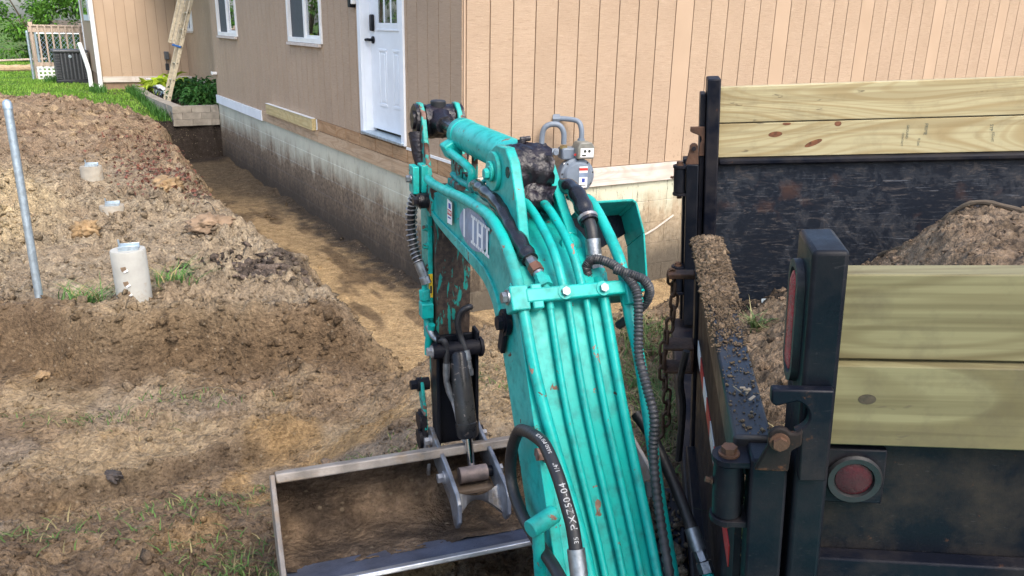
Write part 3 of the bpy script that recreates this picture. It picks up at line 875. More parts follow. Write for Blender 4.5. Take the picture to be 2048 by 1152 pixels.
def window(b0, b1, z0, z1, a=0.0):
    F = .055
    m = MB(); x0, x1 = a - .028, a + .06
    m.box(x0, x1, b0, b1, z0, z0 + F); m.box(x0, x1, b0, b1, z1 - F, z1)
    m.box(x0, x1, b0, b0 + F, z0 + F, z1 - F); m.box(x0, x1, b1 - F, b1, z0 + F, z1 - F)
    w = m.build('window', M['offwhite'], house, .004)
    bm = (b0 + b1) / 2
    s = MB(); s.box(a - .012, a + .035, bm - .03, bm + .03, z0 + F, z1 - F)
    s.box(a - .004, a + .03, b0 + F, bm - .03, z0 + F, z0 + F + .03); s.box(a - .004, a + .03, b0 + F, b0 + F + .03, z0 + F + .03, z1 - F)
    s.build('sash', M['offwhite'], w, .003)
    p = MB(); p.box(a + .012, a + .016, b0 + F + .03, bm - .03, z0 + F + .03, z1 - F); p.build('pane', M['glass'], w, smooth=0)
    q = MB(); q.box(a + .012, a + .016, bm + .03, b1 - F, z0 + F, z1 - F); q.build('screen', M['screen'], w, smooth=0)
    si = MB(); si.box(a - .05, a - .012, b0 + .04, b1 - .0, z0 - .035, z0 - .004); si.build('sill', M['whitewood'], w, .003)
    r = MB()
    r.add([(a + .07, b0, z0), (a + .07, b1, z0), (a + 1.2, b1, z0), (a + 1.2, b0, z0), (a + .07, b0, z1), (a + .07, b1, z1), (a + 1.2, b1, z1), (a + 1.2, b0, z1)],
          [(0, 1, 2, 3), (4, 5, 6, 7), (2, 3, 7, 6), (0, 3, 7, 4), (1, 2, 6, 5)])
    r.build('room', M['room'], w, smooth=0)
    return w
w2 = window(*WINS[0]); w1 = window(*WINS[1]); w3 = window(*W3, a=.455)
# blind behind the rail in the far window, curtain and sponges behind the near one
cm = MB(); cm.strip([(.09 + .012 * math.sin(k * 1.9), 3.5 + .025 * k) for k in range(10)], lambda u, v, w: (u, v, w), 1.45, 2.45, .003); cm.build('curtain', M['curtain'], w2)
sp = MB(); sp.lathe((.05, 3.72, 1.475), (0, 1, 0), [(0.001, -.075), (.03, -.07), (.036, -.04), (.036, .04), (.03, .07), (0.001, .075)], 12); sp.build('sponge', m_simple('yellow_sponge', (.72, .78, .04), .8), w2)
for k in range(3):
    sp = MB(); sp.box(.04, .07, 3.40, 3.54, 1.445 + k * .028, 1.459 + k * .028); sp.build('folded_cloth', M['ink'], w2, .003)
vb = MB(); vb.box(.04, .06, 7.2, 7.72, 1.83, 1.85); vb.build('rail', M['offwhite'], w1)

# door
dfr = MB()
b0, b1, z0, z1 = DOOR
T = .078
dfr.box(-.03, .0, b0, b0 + T, .575, z1); dfr.box(-.03, .0, b1 - T, b1, .565, z1)
dfr.box(.0, .11, b0 + T - .018, b0 + T, .60, z1); dfr.box(.0, .11, b1 - T, b1 - T + .018, .60, z1)
door = dfr.build('door', M['white'], house, .003)
ds = MB(); ds.box(.075, .118, b0 + T, b1 - T, .632, z1); ds.build('door_slab', M['white'], door, .002)
th = MB(); th.box(-.055, .11, b0 + T * .3, b1 - T + .02, .578, .604); th.build('threshold', M['galv'], door, .004)
gp = MB(); gp.box(.067, .074, 1.34, 1.40, 1.56, 2.6); gp.box(.067, .074, 1.835, 1.885, 1.56, 2.6); gp.box(.067, .074, 1.40, 1.835, 1.56, 1.615)
gp.box(.062, .074, 1.33, 1.895, 1.545, 1.562)
for c in (1.535, 1.69): gp.box(.066, .074, c - .017, c + .017, 1.616, 2.6)
gp.build('glazing_frame', M['white'], door, .003)
for (p0, p1) in ((1.40, 1.518), (1.552, 1.673), (1.707, 1.835)):
    m_ = MB(); m_.box(.0685, .0725, p0, p1, 1.615, 2.6); m_.build('pane', M['glass'], door, smooth=0)
    m_ = MB(); m_.box(.0735, .0745, p0, p1, 1.615, 2.6); m_.build('pane_shade', M['curtain'] if p0 > 1.7 else M['room'], door, smooth=0)
for (p0, p1) in ((1.36, 1.53), (1.67, 1.86)):
    fr = MB()
    for (q0, q1, r0, r1) in ((p0, p1, 1.36, 1.385), (p0, p1, .855, .885), (p0, p0 + .025, .885, 1.36), (p1 - .025, p1, .885, 1.36)):
        fr.box(.068, .076, q0, q1, r0, r1)
    fr.build('door_panel', M['white'], door, .006)
    pn = MB(); pn.box(.070, .076, p0 + .045, p1 - .045, .905, 1.34); pn.build('door_panel', M['white'], door, .005)
lk = MB(); lk.box(.045, .074, 1.945, 2.02, 1.54, 1.69); lk.build('deadbolt', M['black_clean'], door, .012)
hd = MB(); hd.lathe((.074, 1.985, 1.46), (-1, 0, 0), [(.034, 0), (.034, .012), (.014, .014), (.014, .05)], 16)
hd.tube([(.03, 1.985, 1.46), (.024, 2.0, 1.462), (.022, 2.09, 1.458)], [.013, .014, .012], 10); hd.build('door_handle', M['black_clean'], door)
wl = MB(); wl.box(-.07, -.012, 2.20, 2.27, 1.75, 2.1); wl.build('wall_lamp', M['black_clean'], house, .008)
wl = MB(); wl.box(-.065, -.012, 2.172, 2.198, 1.78, 2.1); wl.build('lamp_glass', M['offwhite'], house, .006)
ob = MB(); ob.box(-.07, -.01, 8.80, 8.915, .755, .795); ob.box(-.085, -.07, 8.79, 8.925, .75, .80); ob.build('vent_cap', M['offwhite'], house, .004)
ob = MB(); ob.box(-.045, .045, 13.86, 13.985, .78, .95); ob.build('outlet_box', M['acmetal'], house, .012)
ob = MB(); ob.tube(catmull([(.0, 13.90, .79), (-.02, 13.86, .74), (-.02, 13.87, .70)], 5), .008, 8); ob.box(-.05, .02, 13.85, 13.9, .56, .70); ob.build('plug_adapter', M['acdark'], house, .01)

# ------------------------------------------------------------------ gas meter on the gable wall
def H2W(x, y, z): 
    q = from_house(x, y); return Vector((q[0], q[1], z))
gm = empty('gas_meter', H2W(.93, -.20, .315), TH + math.radians(-14))
gm.scale = (1.06, 1.06, 1.06)
tag(gm, 'grey round gas meter with dial box on the gable siding', 'gas meter')
m = MB(); m.lathe((0, .09, .135), (0, -1, 0), [(.09, 0), (.118, .01), (.118, .10), (.135, .105), (.135, .125), (.128, .13)], 28); m.build('meter_body', M['greymetal'], gm)
m = MB(); m.lathe((0, -.035, .135), (0, -1, 0), [(.138, 0), (.138, .014), (.118, .02), (.112, .045), (.10, .058), (.001, .066)], 28); m.build('meter_cover', M['greymetal'], gm)
m = MB(); m.obox((0, .03, .02), ((1, 0, 0), (0, 1, 0), (0, 0, 1)), (.05, .06, .025)); m.build('meter_foot', M['greymetal'], gm, .01)
for k in range(9):
    g = 2 * math.pi * (k + .3) / 9
    m = MB(); m.hexb((.127 * math.cos(g), -.047, .135 + .127 * math.sin(g)), (0, -1, 0), .007, .01); m.build('bolt', M['acdark'], gm)
m = MB(); m.box(-.115, .02, -.02, .10, .255, .345); m.build('meter_head', M['greymetal'], gm, .012)
m = MB(); m.prism([(-.02, .27), (.115, .27), (.115, .36), (.09, .395), (.0, .395), (-.02, .36)], lambda u, v, w: (u, w, v), -.095, .04); m.build('index_box', M['meterface'], gm, .008)
m = MB(); m.box(.0, .105, -.0985, -.096, .285, .352); m.build('dial_plate', M['print'], gm)
for c in (.035, .07):
    m = MB(); m.lathe((c, -.0988, .33), (0, -1, 0), [(.012, 0), (.012, .0006), (.0095, .0007)], 14); m.build('dial', M['ink'], gm)
m = MB(); m.box(.012, .045, -.0992, -.0986, .292, .305); m.build('counter', M['ink'], gm)
m = MB(); m.cyl((-.022, -.05, .30), (-.03, -.06, .30), .009, n=10); m.build('seal', M['red'], gm)
m = MB(); m.box(-.005, .062, -.1035, -.1015, .055, .215); m.build('label_plate', M['print'], gm)
m = MB(); m.box(-.005, .062, -.105, -.1036, .185, .205); m.build('label_stripe', M['red'], gm)
m = MB(); m.box(-.005, .062, -.105, -.1036, .135, .168); m.build('label_stripe', M['decal_grey'], gm)
m = MB(); m.box(.017, .042, -.105, -.1036, .095, .125); m.build('label_emblem', M['blue'], gm)
m = MB(); m.box(.004, .052, -.105, -.1036, .07, .076); m.build('label_stripe', M['ink'], gm)
m = MB(); m.box(-.105, -.07, -.022, -.0195, .215, .235); m.build('tag_plate', M['print'], gm)
m = MB(); m.tube(catmull([(-.26, .06, -.1), (-.26, .06, .30), (-.255, .055, .46), (-.215, .04, .515), (-.14, .025, .515), (-.10, .02, .46), (-.095, .02, .37)], 6), .021, 12); m.build('inlet_pipe', M['greymetal'], gm)
m = MB(); m.tube(catmull([(.05, .03, .38), (.05, .03, .47), (.03, .06, .535), (-.05, .12, .55), (-.14, .16, .55)], 6), .02, 12); m.build('outlet_pipe', M['greymetal'], gm)
m = MB(); m.cyl((-.095, .02, .36), (-.095, .02, .335), .03, n=8); m.build('union_nut', M['brass'], gm)
m = MB(); m.cyl((.05, .03, .37), (.05, .03, .41), .03, n=8); m.build('union_nut', M['greymetal'], gm)
m = MB(); m.cyl((-.14, .16, .55), (-.09, .14, .55), .034, n=8); m.build('elbow', M['greymetal'], gm)
m = MB(); m.tube([(-.15, .17, .57), (-.16, .175, .55), (-.16, .175, .18)], .022, 10); m.build('riser_pipe', M['siding_smooth'], gm)
m = MB(); m.cyl((-.19, .05, .31), (-.13, .04, .31), .028, n=8); m.cyl((-.16, .0, .31), (-.16, .08, .31), .02, n=10); m.build('regulator', M['greymetal'], gm)
# ------------------------------------------------------------------ planter by the wing
def rough_box(w, d, h, seed):
    r = random.Random(seed); mb = MB(); mb.box(-w / 2, w / 2, -d / 2, d / 2, -h / 2, h / 2)
    mb.v = [(x + r.uniform(-.006, .006), y + r.uniform(-.006, .006), z + r.uniform(-.003, .003)) for x, y, z in mb.v]
    return mb
_bm = [rough_box(.30, .16, .104, k).mesh('block', 0) for k in range(4)]
for q in _bm: q.materials.append(M['retblock'])
pw = empty('retaining_wall', (HC[0], HC[1], 0), TH)
tag(pw, 'low planter wall of tan concrete blocks at the trench end', 'retaining wall')
def pblock(a, b, z, rz, sx=1.0):
    o = link('block', random.choice(_bm), None, pw, (a, b, z)); o.rotation_euler = (0, 0, rz); o.scale = (sx, 1, 1)
    if sx == 1.0:
        bv = None
for c in range(3):
    z = .188 - .108 * c
    off = .15 * (c % 2)
    e = -.745; first = True
    while e < -.03:
        w = .152 if (first and c % 2) else .303
        w = min(w, -.004 - e); first = False
        pblock(e + w / 2, 9.02, z, random.uniform(-.012, .012), (w - .005) / .30); e += w
    b = 9.26 + off
    while b < 13.9:
        t = (b - 9.2) / 4.8
        aa = -.66 - .10 * math.sin(t * math.pi); pblock(aa, b, z + .02 * t, math.pi / 2 + .06 * math.cos(t * math.pi)); b += .305
pls = []
_gx, _gy = np.meshgrid(np.linspace(-.62, .44, 30), np.linspace(9.07, 13.95, 110), indexing='ij')
_zz = .17 + .025 * fbm(_gx * 4, _gy * 4, 3, 201)
_ii = np.arange(_gx.size).reshape(_gx.shape)
_xw, _yw = from_house(_gx, _gy)
_tc = np.array((.07, .052, .038))[None] * (1 + .5 * fbm(_gx * 6, _gy * 6, 2, 203).reshape(-1, 1))
ps = link('planter_soil', fast_mesh('planter_soil', np.stack([_xw, _yw, _zz], -1).reshape(-1, 3), np.stack([_ii[:-1, :-1], _ii[1:, :-1], _ii[1:, 1:], _ii[:-1, 1:]], -1).reshape(-1, 4), True,
      np.concatenate([_tc, np.ones((len(_tc), 1))], 1)), M['soil'])
tag(ps, 'dark mulch soil inside the block planter', 'soil', kind='structure')

# leafy plants made of real leaves
def leaf_cloud(centers, sizes, dirs, cols, aspect=.5, curl=.25, lod=0):
    """one curved leaf (2 quads wide, 3 long) at each centre"""
    n = len(centers)
    d = dirs / np.linalg.norm(dirs, axis=1, keepdims=True)
    up = np.tile(np.array([0, 0, 1.0]), (n, 1)) + .35 * RNG.standard_normal((n, 3))
    s = np.cross(d, up); s /= np.maximum(np.linalg.norm(s, axis=1, keepdims=True), 1e-6)
    nn = np.cross(s, d)
    V = []
    if lod:
        for t, w, dz in ((0, .15, 0), (.5, 1, .08), (1, .1, -.15)):
            for sgn in (-1, 1):
                V.append(centers + d * (sizes * t)[:, None] + s * (sizes * aspect * .5 * w * sgn)[:, None] + nn * (sizes * dz)[:, None])
        V = np.stack(V, 1)
        F = (np.array([(0, 1, 3, 2), (2, 3, 5, 4)])[None] + (np.arange(n) * 6)[:, None, None]).reshape(-1, 4)
        return V.reshape(-1, 3), F, np.repeat(np.concatenate([cols, np.ones((n, 1))], 1), 6, 0)
    for t, w, dz in ((0, .12, 0), (.33, 1, .10), (.7, .8, .03), (1, .05, -.22)):
        for sgn in (-1, 0, 1):
            V.append(centers + d * (sizes * t)[:, None] + s * (sizes * aspect * .5 * w * sgn)[:, None] + nn * (sizes * (dz * curl * 4 + (.10 if sgn else 0) * w))[:, None])
    V = np.stack(V, 1)
    f = []
    for r in range(3):
        for k in range(2):
            a = r * 3 + k; f.append((a, a + 1, a + 4, a + 3))
    F = (np.array(f)[None] + (np.arange(n) * 12)[:, None, None]).reshape(-1, 4)
    C = np.repeat(np.concatenate([cols, np.ones((n, 1))], 1), 12, 0)
    return V.reshape(-1, 3), F, C

def low_plant(name, label, a, b, z, n, rad, hgt, leaf, col, asp, stems=8, cat='plant'):
    base = np.array(H2W(a, b, z)); root = empty(name, base); tag(root, label, cat)
    th = RNG.uniform(0, 2 * np.pi, n); rr = rad * np.sqrt(RNG.random(n)); hh = hgt * (.25 + .75 * RNG.random(n)) * (1 - .45 * (rr / rad) ** 2)
    P = np.stack([rr * np.cos(th), rr * np.sin(th), hh], -1)
    D = np.stack([np.cos(th), np.sin(th), RNG.uniform(-.3, .5, n)], -1) + .5 * RNG.standard_normal((n, 3))
    C = np.array(col) * RNG.uniform(.55, 1.4, (n, 1)) * np.array([1, 1, 1]) + RNG.uniform(0, .02, (n, 1)) * np.array([1, 1, 0])
    v, f, c = leaf_cloud(P, leaf * RNG.uniform(.7, 1.3, n), D, np.clip(C, .005, .9), asp)
    link('foliage', fast_mesh('foliage', v, f, True, c), M['leaf'], root)
    m = MB()
    for k in range(stems):
        g = 2 * math.pi * k / stems
        m.tube([(0.02 * math.cos(g), .02 * math.sin(g), -.03), (rad * .45 * math.cos(g), rad * .45 * math.sin(g), hgt * .45), (rad * .8 * math.cos(g), rad * .8 * math.sin(g), hgt * .6)], [.008, .006, .003], 5)
    m.build('stem', m_simple('green_stem', (.09, .14, .03), .6), root)
    return root
low_plant('hosta', 'yellow-green hosta with broad leaves beside the white downspout pieces', -.18, 12.6, .17, 90, .36, .30, .22, (.34, .46, .03), .62)
low_plant('hosta', 'small yellow-green hosta at the left end of the planter wall', -.42, 13.4, .17, 45, .26, .18, .17, (.36, .46, .04), .6)
low_plant('peony', 'dark green leafy peony in the planter behind the ladder foot', .02, 10.6, .17, 900, .55, .42, .12, (.035, .12, .03), .38)
low_plant('peony', 'dark green leafy shrub at the near end of the planter', -.10, 9.5, .17, 700, .34, .38, .11, (.04, .14, .032), .38)

# white downspout pieces lying across the planter
def lying(name, label, pts, w):
    m = MB()
    for p0, p1 in zip(pts, pts[1:]): m.bar(p0, p1, w, w * .75)
    o = m.build(name, M['offwhite'], None, .012); tag(o, label, 'downspout'); return o
lying('downspout_piece', 'long white downspout lying from the wing towards the ladder', [H2W(-.42, 13.9, .36), H2W(-.48, 11.1, .30)], .11)
lying('downspout_piece', 'second white downspout lying flat behind the hosta', [H2W(-.40, 13.75, .33), H2W(.25, 13.3, .30)], .09)
o = MB(); o.tube(catmull([H2W(-1.55, 13.80, .24), H2W(-1.56, 13.83, .6), H2W(-1.66, 13.9, 1.12)], 5), .042, 10)
tag(o.build('downspout_piece', M['offwhite']), 'loose white downspout leaning on the wing corner by the condenser', 'downspout')

# garden path lights lying on the wall
for (a, b, lab) in ((-.62, 11.0, 'black solar path light beside the ladder foot'), (-.55, 12.9, 'black solar path light by the yellow hosta'), (-.63, 11.5, 'black solar path light behind the lamp at the ladder')):
    r = empty('path_light', H2W(a, b, .24), 0); tag(r, lab, 'garden light')
    m = MB(); m.lathe((0, 0, .11), (.25, .1, 1), [(.055, 0), (.06, .012), (.03, .03), (.001, .04)], 14); m.build('cap', M['acdark'], r)
    m = MB(); m.lathe((0, 0, .02), (.25, .1, 1), [(.035, 0), (.045, .09)], 14); m.build('lamp_glass', M['glass'], r)
    m = MB(); m.cyl((0, 0, -.06), (.004, .002, .03), .012, n=8); m.build('stake', M['acdark'], r)

# ladder leaning on the recessed wall: rungs run along the wall, two sections
lad = empty('extension_ladder', H2W(-.62, 10.15, .19), TH)
tag(lad, 'weathered aluminium extension ladder leaning on the tan house wall', 'ladder')
lz = 2.7; lx = .86                                    # lean towards +x
def lp(y, t, off=0.0): return Vector((lx * t - off * .95, y, lz * t + off * .3))
ldir = (Vector((lx, 0, lz))).normalized(); lnor = Vector((-lz, 0, lx)).normalized()
for y in (-.02, .38):
    m = MB()
    m.obox(lp(y, .52), (ldir, Vector((0, 1, 0)), lnor), (1.50, .004, .028))
    m.obox(lp(y + .012, .52) + lnor * .029, (ldir, Vector((0, 1, 0)), lnor), (1.50, .014, .003)); m.obox(lp(y + .012, .52) - lnor * .029, (ldir, Vector((0, 1, 0)), lnor), (1.50, .014, .003))
    m.build('rail', M['alu'], lad, .002)
    m = MB()
    m.obox(lp(y + .03, .70) + lnor * .126, (ldir, Vector((0, 1, 0)), lnor), (.95, .004, .026))
    m.obox(lp(y + .042, .70) + lnor * .151, (ldir, Vector((0, 1, 0)), lnor), (.95, .014, .003))
    m.build('fly_rail', M['alu'], lad, .002)
for k in range(9):
    t = .04 + .106 * k
    m = MB(); m.cyl(lp(-.03, t), lp(.39, t), .017, n=10); m.build('rung', M['alu'], lad)
    m = MB(); m.cyl(lp(-.0245, t), lp(-.030, t), .015, n=10); m.build('rung_end', M['acdark'], lad)
    if k > 2:
        m = MB(); m.cyl(lp(.0, t + .03) + lnor * .095, lp(.42, t + .03) + lnor * .095, .017, n=10); m.build('rung', M['alu'], lad)
m = MB(); m.obox(lp(.0, .355) + lnor * .07, (ldir, Vector((0, 1, 0)), lnor), (.018, .05, .07)); m.build('rung_lock', m_simple('blue_plastic', (.03, .14, .42), .5), lad, .006)
m = MB(); m.tube(catmull([lp(-.03, .62), lp(-.05, .55) + lnor * .03, lp(-.04, .47) + lnor * .02, lp(-.05, .42)], 5), .006, 6); m.build('rope', M['alu'], lad)
for y in (-.02, .38):
    m = MB(); m.obox(lp(y, .0) + Vector((0, 0, .0)), ((1, 0, 0), (0, 1, 0), (0, 0, 1)), (.05, .03, .02)); m.build('foot', M['rubber'], lad, .006)

# air conditioner
ac = empty('air_conditioner', H2W(-1.72, 16.7, .13), TH + .03)
tag(ac, 'black louvred air conditioner condenser on a pad by the wing', 'air conditioner')
m = MB(); m.box(-.42, .42, -.42, .42, -.06, .02); m.build('pad', M['concrete'], ac, .01)
m = MB(); m.box(-.33, .33, -.33, .33, .03, .70); m.build('coil', M['acdark'], ac, .03)
m = MB(); m.box(-.37, .37, -.37, .37, .70, .77); m.build('top_panel', M['acmetal'], ac, .03, seg=3)
m = MB(); m.box(-.36, .36, -.36, .36, .02, .10); m.build('base_pan', M['acdark'], ac, .015)
for k in range(6):
    x = -.20 + .08 * k
    m = MB(); m.box(x - .016, x + .016, -.352, -.335, .10, .70); m.build('louvre', M['acmetal'], ac, .006)
for s in (-1, 1):
    for k in range(16):
        z = .12 + .036 * k
        m = MB(); m.box(s * .30 - .06, s * .30 + .06, -.356, -.336, z, z + .018); m.build('louvre', M['acmetal'], ac, .003)
m = MB(); m.lathe((-.02, -.353, .62), (0, -1, 0), [(.035, 0), (.035, .008), (.001, .012)], 14); m.build('badge', M['galv'], ac)
m = MB(); m.tube(catmull([(.36, -.2, .30), (.46, -.25, .26), (.5, -.2, .12), (.55, -.1, .08)], 6), .014, 8); m.tube(catmull([(.36, -.2, .42), (.5, -.22, .40), (.56, -.12, .3)], 6), .009, 8); m.build('refrigerant_line', M['rubber'], ac)

# deck railing with lattice, fence, log, tarp
rl = empty('deck_railing', H2W(-1.85, 18.0, .13), TH + .06)
tag(rl, 'weathered wooden deck railing with white lattice skirt', 'railing')
for x in (-.55, .55, 1.2):
    m = MB(); m.box(x - .045, x + .045, -.045 + .06, .045 + .06, 0, 1.36); m.build('post', M['greywood'], rl, .004)
m = MB(); m.box(-.62, 1.3, -.02, .018, 1.12, 1.26); m.build('rail', M['greywood'], rl, .004)
m = MB(); m.box(-.60, 1.3, -.05, .07, 1.262, 1.30); m.build('rail', M['greywood'], rl, .004)
m = MB(); m.box(-.58, 1.3, -.02, .018, .30, .42); m.build('deck_rim', M['greywood'], rl, .004)
for k in range(12):
    x = -.56 + .15 * k
    m = MB(); m.box(x - .02, x + .02, -.058, -.022, .33, 1.27); m.build('baluster', M['greywood'], rl, .003)
for k in range(9):
    x = -.53 + .095 * k
    m = MB(); m.box(x - .022, x + .022, -.036, -.03, .0, .325); m.build('lattice_slat', M['offwhite'], rl)
for k in range(4):
    z = .03 + .09 * k
    m = MB(); m.box(-.56, .26, -.029, -.023, z - .022, z + .022); m.build('lattice_slat', M['offwhite'], rl)

fe = empty('chain_link_fence', H2W(-1.5, 21.0, .12), TH + .05)
tag(fe, 'galvanised chain-link fence behind the deck railing', 'fence')
for x in (-.75, 1.2):
    m = MB(); m.cyl((x, 0, 0), (x, 0, 1.12), .03, n=10); m.lathe((x, 0, 1.12), (0, 0, 1), [(.034, 0), (.03, .03), (.001, .05)], 10); m.build('post', M['galv'], fe)
m = MB(); m.cyl((-.75, 0, 1.06), (3.0, 0, 1.06), .02, n=8); m.build('rail', M['galv'], fe)
m = MB()
for k in range(-10, 30):
    for s in (1, -1):
        x0 = -.75 + .11 * k; pts = []
        for q in (0, 1):
            zz = .02 + 1.02 * q; xx = x0 + s * 1.02 * q * .9
            pts.append((xx, .008 * s, zz))
        (xa, ya, za), (xb, yb, zb) = pts
        def at_x(x): t = (x - xa) / (xb - xa); return (x, ya, za + (zb - za) * t)
        lo, hi = -.75, 2.9
        P0, P1 = pts
        if P0[0] < lo: 
            if P1[0] < lo: continue
            P0 = at_x(lo)
        if P1[0] < lo: P1 = at_x(lo)
        if P0[0] > hi:
            if P1[0] > hi: continue
            P0 = at_x(hi)
        if P1[0] > hi: P1 = at_x(hi)
        m.tube([P0, P1], .0045, 4, False)
m.build('mesh_wire', M['galv'], fe)
gp_ = MB(); q = H2W(-2.50, 17.7, .13); gp_.cyl(q, q + Vector((0, 0, 1.12)), .03, n=12); gp_.lathe(q + Vector((0, 0, 1.12)), (0, 0, 1), [(.034, 0), (.03, .03), (.001, .05)], 12)
tag(gp_.build('fence_post', M['galv']), 'galvanised fence post at the railing corner', 'post')
lg = MB(); P = catmull([H2W(-3.9, 22.3, .22), H2W(-3.2, 21.6, .22), H2W(-2.4, 21.4, .24)], 8); lg.tube(P, [.10 + .012 * math.sin(i * 1.7) for i in range(len(P))], 10)
tag(lg.build('log', m_wood('pale_log', (.44, .33, .2), (.3, .2, .12), .9, 'x')), 'pale barkless log lying at the edge of the lawn', 'log')
bd = MB(); bd.bar(H2W(-4.2, 23.8, .3), H2W(-2.0, 23.3, .42), .22, .05); tag(bd.build('plank', M['greywood'], None, .01), 'dark weathered plank lying behind the log', 'plank')
_gx, _gy = np.meshgrid(np.linspace(0, 1, 20), np.linspace(0, 1, 14), indexing='ij')
_zz = .26 + .10 * np.sin(_gx * 3) * (1 - np.abs(_gy - .5) * 1.4) + .03 * fbm(_gx * 5, _gy * 5, 3, 221)
_ax, _ay = from_house(-5.2 + 1.7 * _gx, 23.2 + 1.0 * _gy); _ii = np.arange(_gx.size).reshape(_gx.shape)
tp = link('tarp', fast_mesh('tarp', np.stack([_ax, _ay, _zz], -1).reshape(-1, 3), np.stack([_ii[:-1, :-1], _ii[1:, :-1], _ii[1:, 1:], _ii[:-1, 1:]], -1).reshape(-1, 4), True), m_simple('blue_tarp', (.02, .26, .45), .35, 0, .3, 6, .3, 20))
so = tp.modifiers.new('solid', 'SOLIDIFY'); so.thickness = .01
tag(tp, 'crumpled blue tarp at the far left edge of the lawn', 'tarp')

# hedge shrubs and trees behind the yard
def bush(x, y, z, rx, ry, h, n, label, col=(.075, .19, .022), lsz=.12, trunk=.05, grp=None):
    r = empty('shrub', (x, y, z)); tag(r, label, 'shrub', grp)
    nb = 46
    cth = RNG.uniform(0, 2 * np.pi, nb); crr = np.sqrt(RNG.random(nb)); cz = RNG.random(nb)
    w = np.sin(np.clip(cz, .02, .98) * np.pi) ** .45
    CC = np.stack([rx * crr * np.cos(cth) * w, ry * crr * np.sin(cth) * w, .08 * h + .92 * h * cz], -1)
    k = RNG.integers(0, nb, n)
    D = RNG.standard_normal((n, 3)); D /= np.linalg.norm(D, axis=1, keepdims=True)
    P = CC[k] + D * (RNG.random(n) ** .5 * RNG.uniform(.22, .42, nb)[k] * (.5 + .25 * h))[:, None] * np.array([1, 1, .8])
    P[:, 2] = np.clip(P[:, 2], .05, None)
    tone = (RNG.uniform(.5, 1.5, nb)[k] * RNG.uniform(.6, 1.4, n))[:, None]
    C = np.array(col) * tone + RNG.uniform(0, .018, (n, 1)) * np.array([1, .9, 0])
    v, f, c = leaf_cloud(P, lsz * RNG.uniform(.6, 1.35, n), D + np.array([0, 0, -.2]), np.clip(C, .004, .8), .55, lod=1)
    link('crown', fast_mesh('crown', v, f, True, c), M['leaf'], r)
    m = MB()
    for s in range(7):
        g = 2 * math.pi * s / 7 + .3; q = CC[s * 5 % nb]
        m.tube([(.06 * math.cos(g), .06 * math.sin(g), -.1), (q[0] * .35, q[1] * .35, q[2] * .5), tuple(q)], [trunk, trunk * .7, trunk * .25], 6)
    m.build('trunk', M['bark'], r)
bush(-18.6, 27.2, .1, 1.9, 1.3, 3.6, 8000, 'dense green hedge shrub at the left edge behind the tarp')
bush(-16.2, 28.4, .1, 1.7, 1.3, 3.3, 8000, 'dense dark green hedge shrub left of the railing')
bush(-13.9, 29.6, .1, 1.8, 1.3, 3.8, 8000, 'dense green hedge shrub behind the deck railing', (.08, .21, .025))
bush(-11.6, 30.6, .1, 1.7, 1.3, 3.6, 5000, 'green hedge shrub half hidden by the house wing')
bush(-17.4, 25.4, .1, .55, .5, .8, 1800, 'small yellow-green shrub at the foot of the hedge', (.20, .30, .03), .09, .02)
for i, (x, y, h) in enumerate(((-21.5, 26.5, 4.2), (-24.6, 25.4, 4.6), (-28, 24.0, 5.0), (-31.5, 21.5, 5.0))):
    bush(x, y, .05, 2.2, 1.8, h, 4500, ['hedge shrub just left of the yard view, mirrored in the windows', 'second tall hedge shrub left of the yard, beyond the frame', 'third tall hedge shrub left of the yard, beyond the frame', 'leftmost tall hedge shrub beyond the frame'][i], (.06, .15, .02), .17, .07, 'hedge shrubs left of the yard')

# lawn blades
def grass(name, label, X, Y, Z, hgt, wid, cols, lean=.5, mat=None, cat='grass'):
    n = len(X); an = RNG.uniform(0, 2 * np.pi, n)
    d = np.stack([np.cos(an), np.sin(an)], -1); w = np.stack([-d[:, 1], d[:, 0]], -1) * wid[:, None] * .5
    ln = lean * (.3 + RNG.random(n)) * hgt
    V = []
    for t, k in ((0, 1), (.5, .8), (1, .08)):
        cx = X + d[:, 0] * ln * t * t; cy = Y + d[:, 1] * ln * t * t; cz = Z + hgt * t * (1 - .25 * t * lean)
        for s in (-1, 1): V.append(np.stack([cx + s * w[:, 0] * k, cy + s * w[:, 1] * k, cz], -1))
    V = np.stack(V, 1)
    F = (np.array([(0, 1, 3, 2), (2, 3, 5, 4)])[None] + (np.arange(n) * 6)[:, None, None]).reshape(-1, 4)
    C = np.repeat(np.concatenate([cols, np.ones((n, 1))], 1), 6, 0)
    o = link(name, fast_mesh(name, V.reshape(-1, 3), F, True, C), mat or M['blade'])
    return tag(o, label, cat, kind='stuff')
_n = 60000
_ga = RNG.uniform(-4.8, .2, _n); _gb = 7.8 + 20 * RNG.random(_n) ** 1.3
_x, _y = from_house(_ga, _gb)
_a, _b, _q, _q2, _tr, _hp, _lw = zones(_x, _y)
_k = (_lw > .5) & (_tr < .1) & ~((_a > -.78) & (_b > 8.9)) & ~((_a > -1.35) & (_b > 13.95)) & ~((_a > -2.2) & (_b > 16.85) & (_b < 17.8))
_x, _y, _b = _x[_k], _y[_k], _b[_k]
_gc = mixn(np.broadcast_to(np.array((.13, .28, .03)), (len(_x), 3)), (.26, .42, .06), RNG.random(len(_x)) * (1 + fbm(_x * .8, _y * .8, 2, 231)))
grass('lawn_grass', 'bright green mown lawn between the heap and the wing', _x, _y, terrain(_x, _y) - .004, RNG.uniform(.025, .055, len(_x)) * (1 + .5 * fbm(_x * 1.3, _y * 1.3, 2, 233)), np.full(len(_x), .009) * (1 + .05 * _b), _gc)
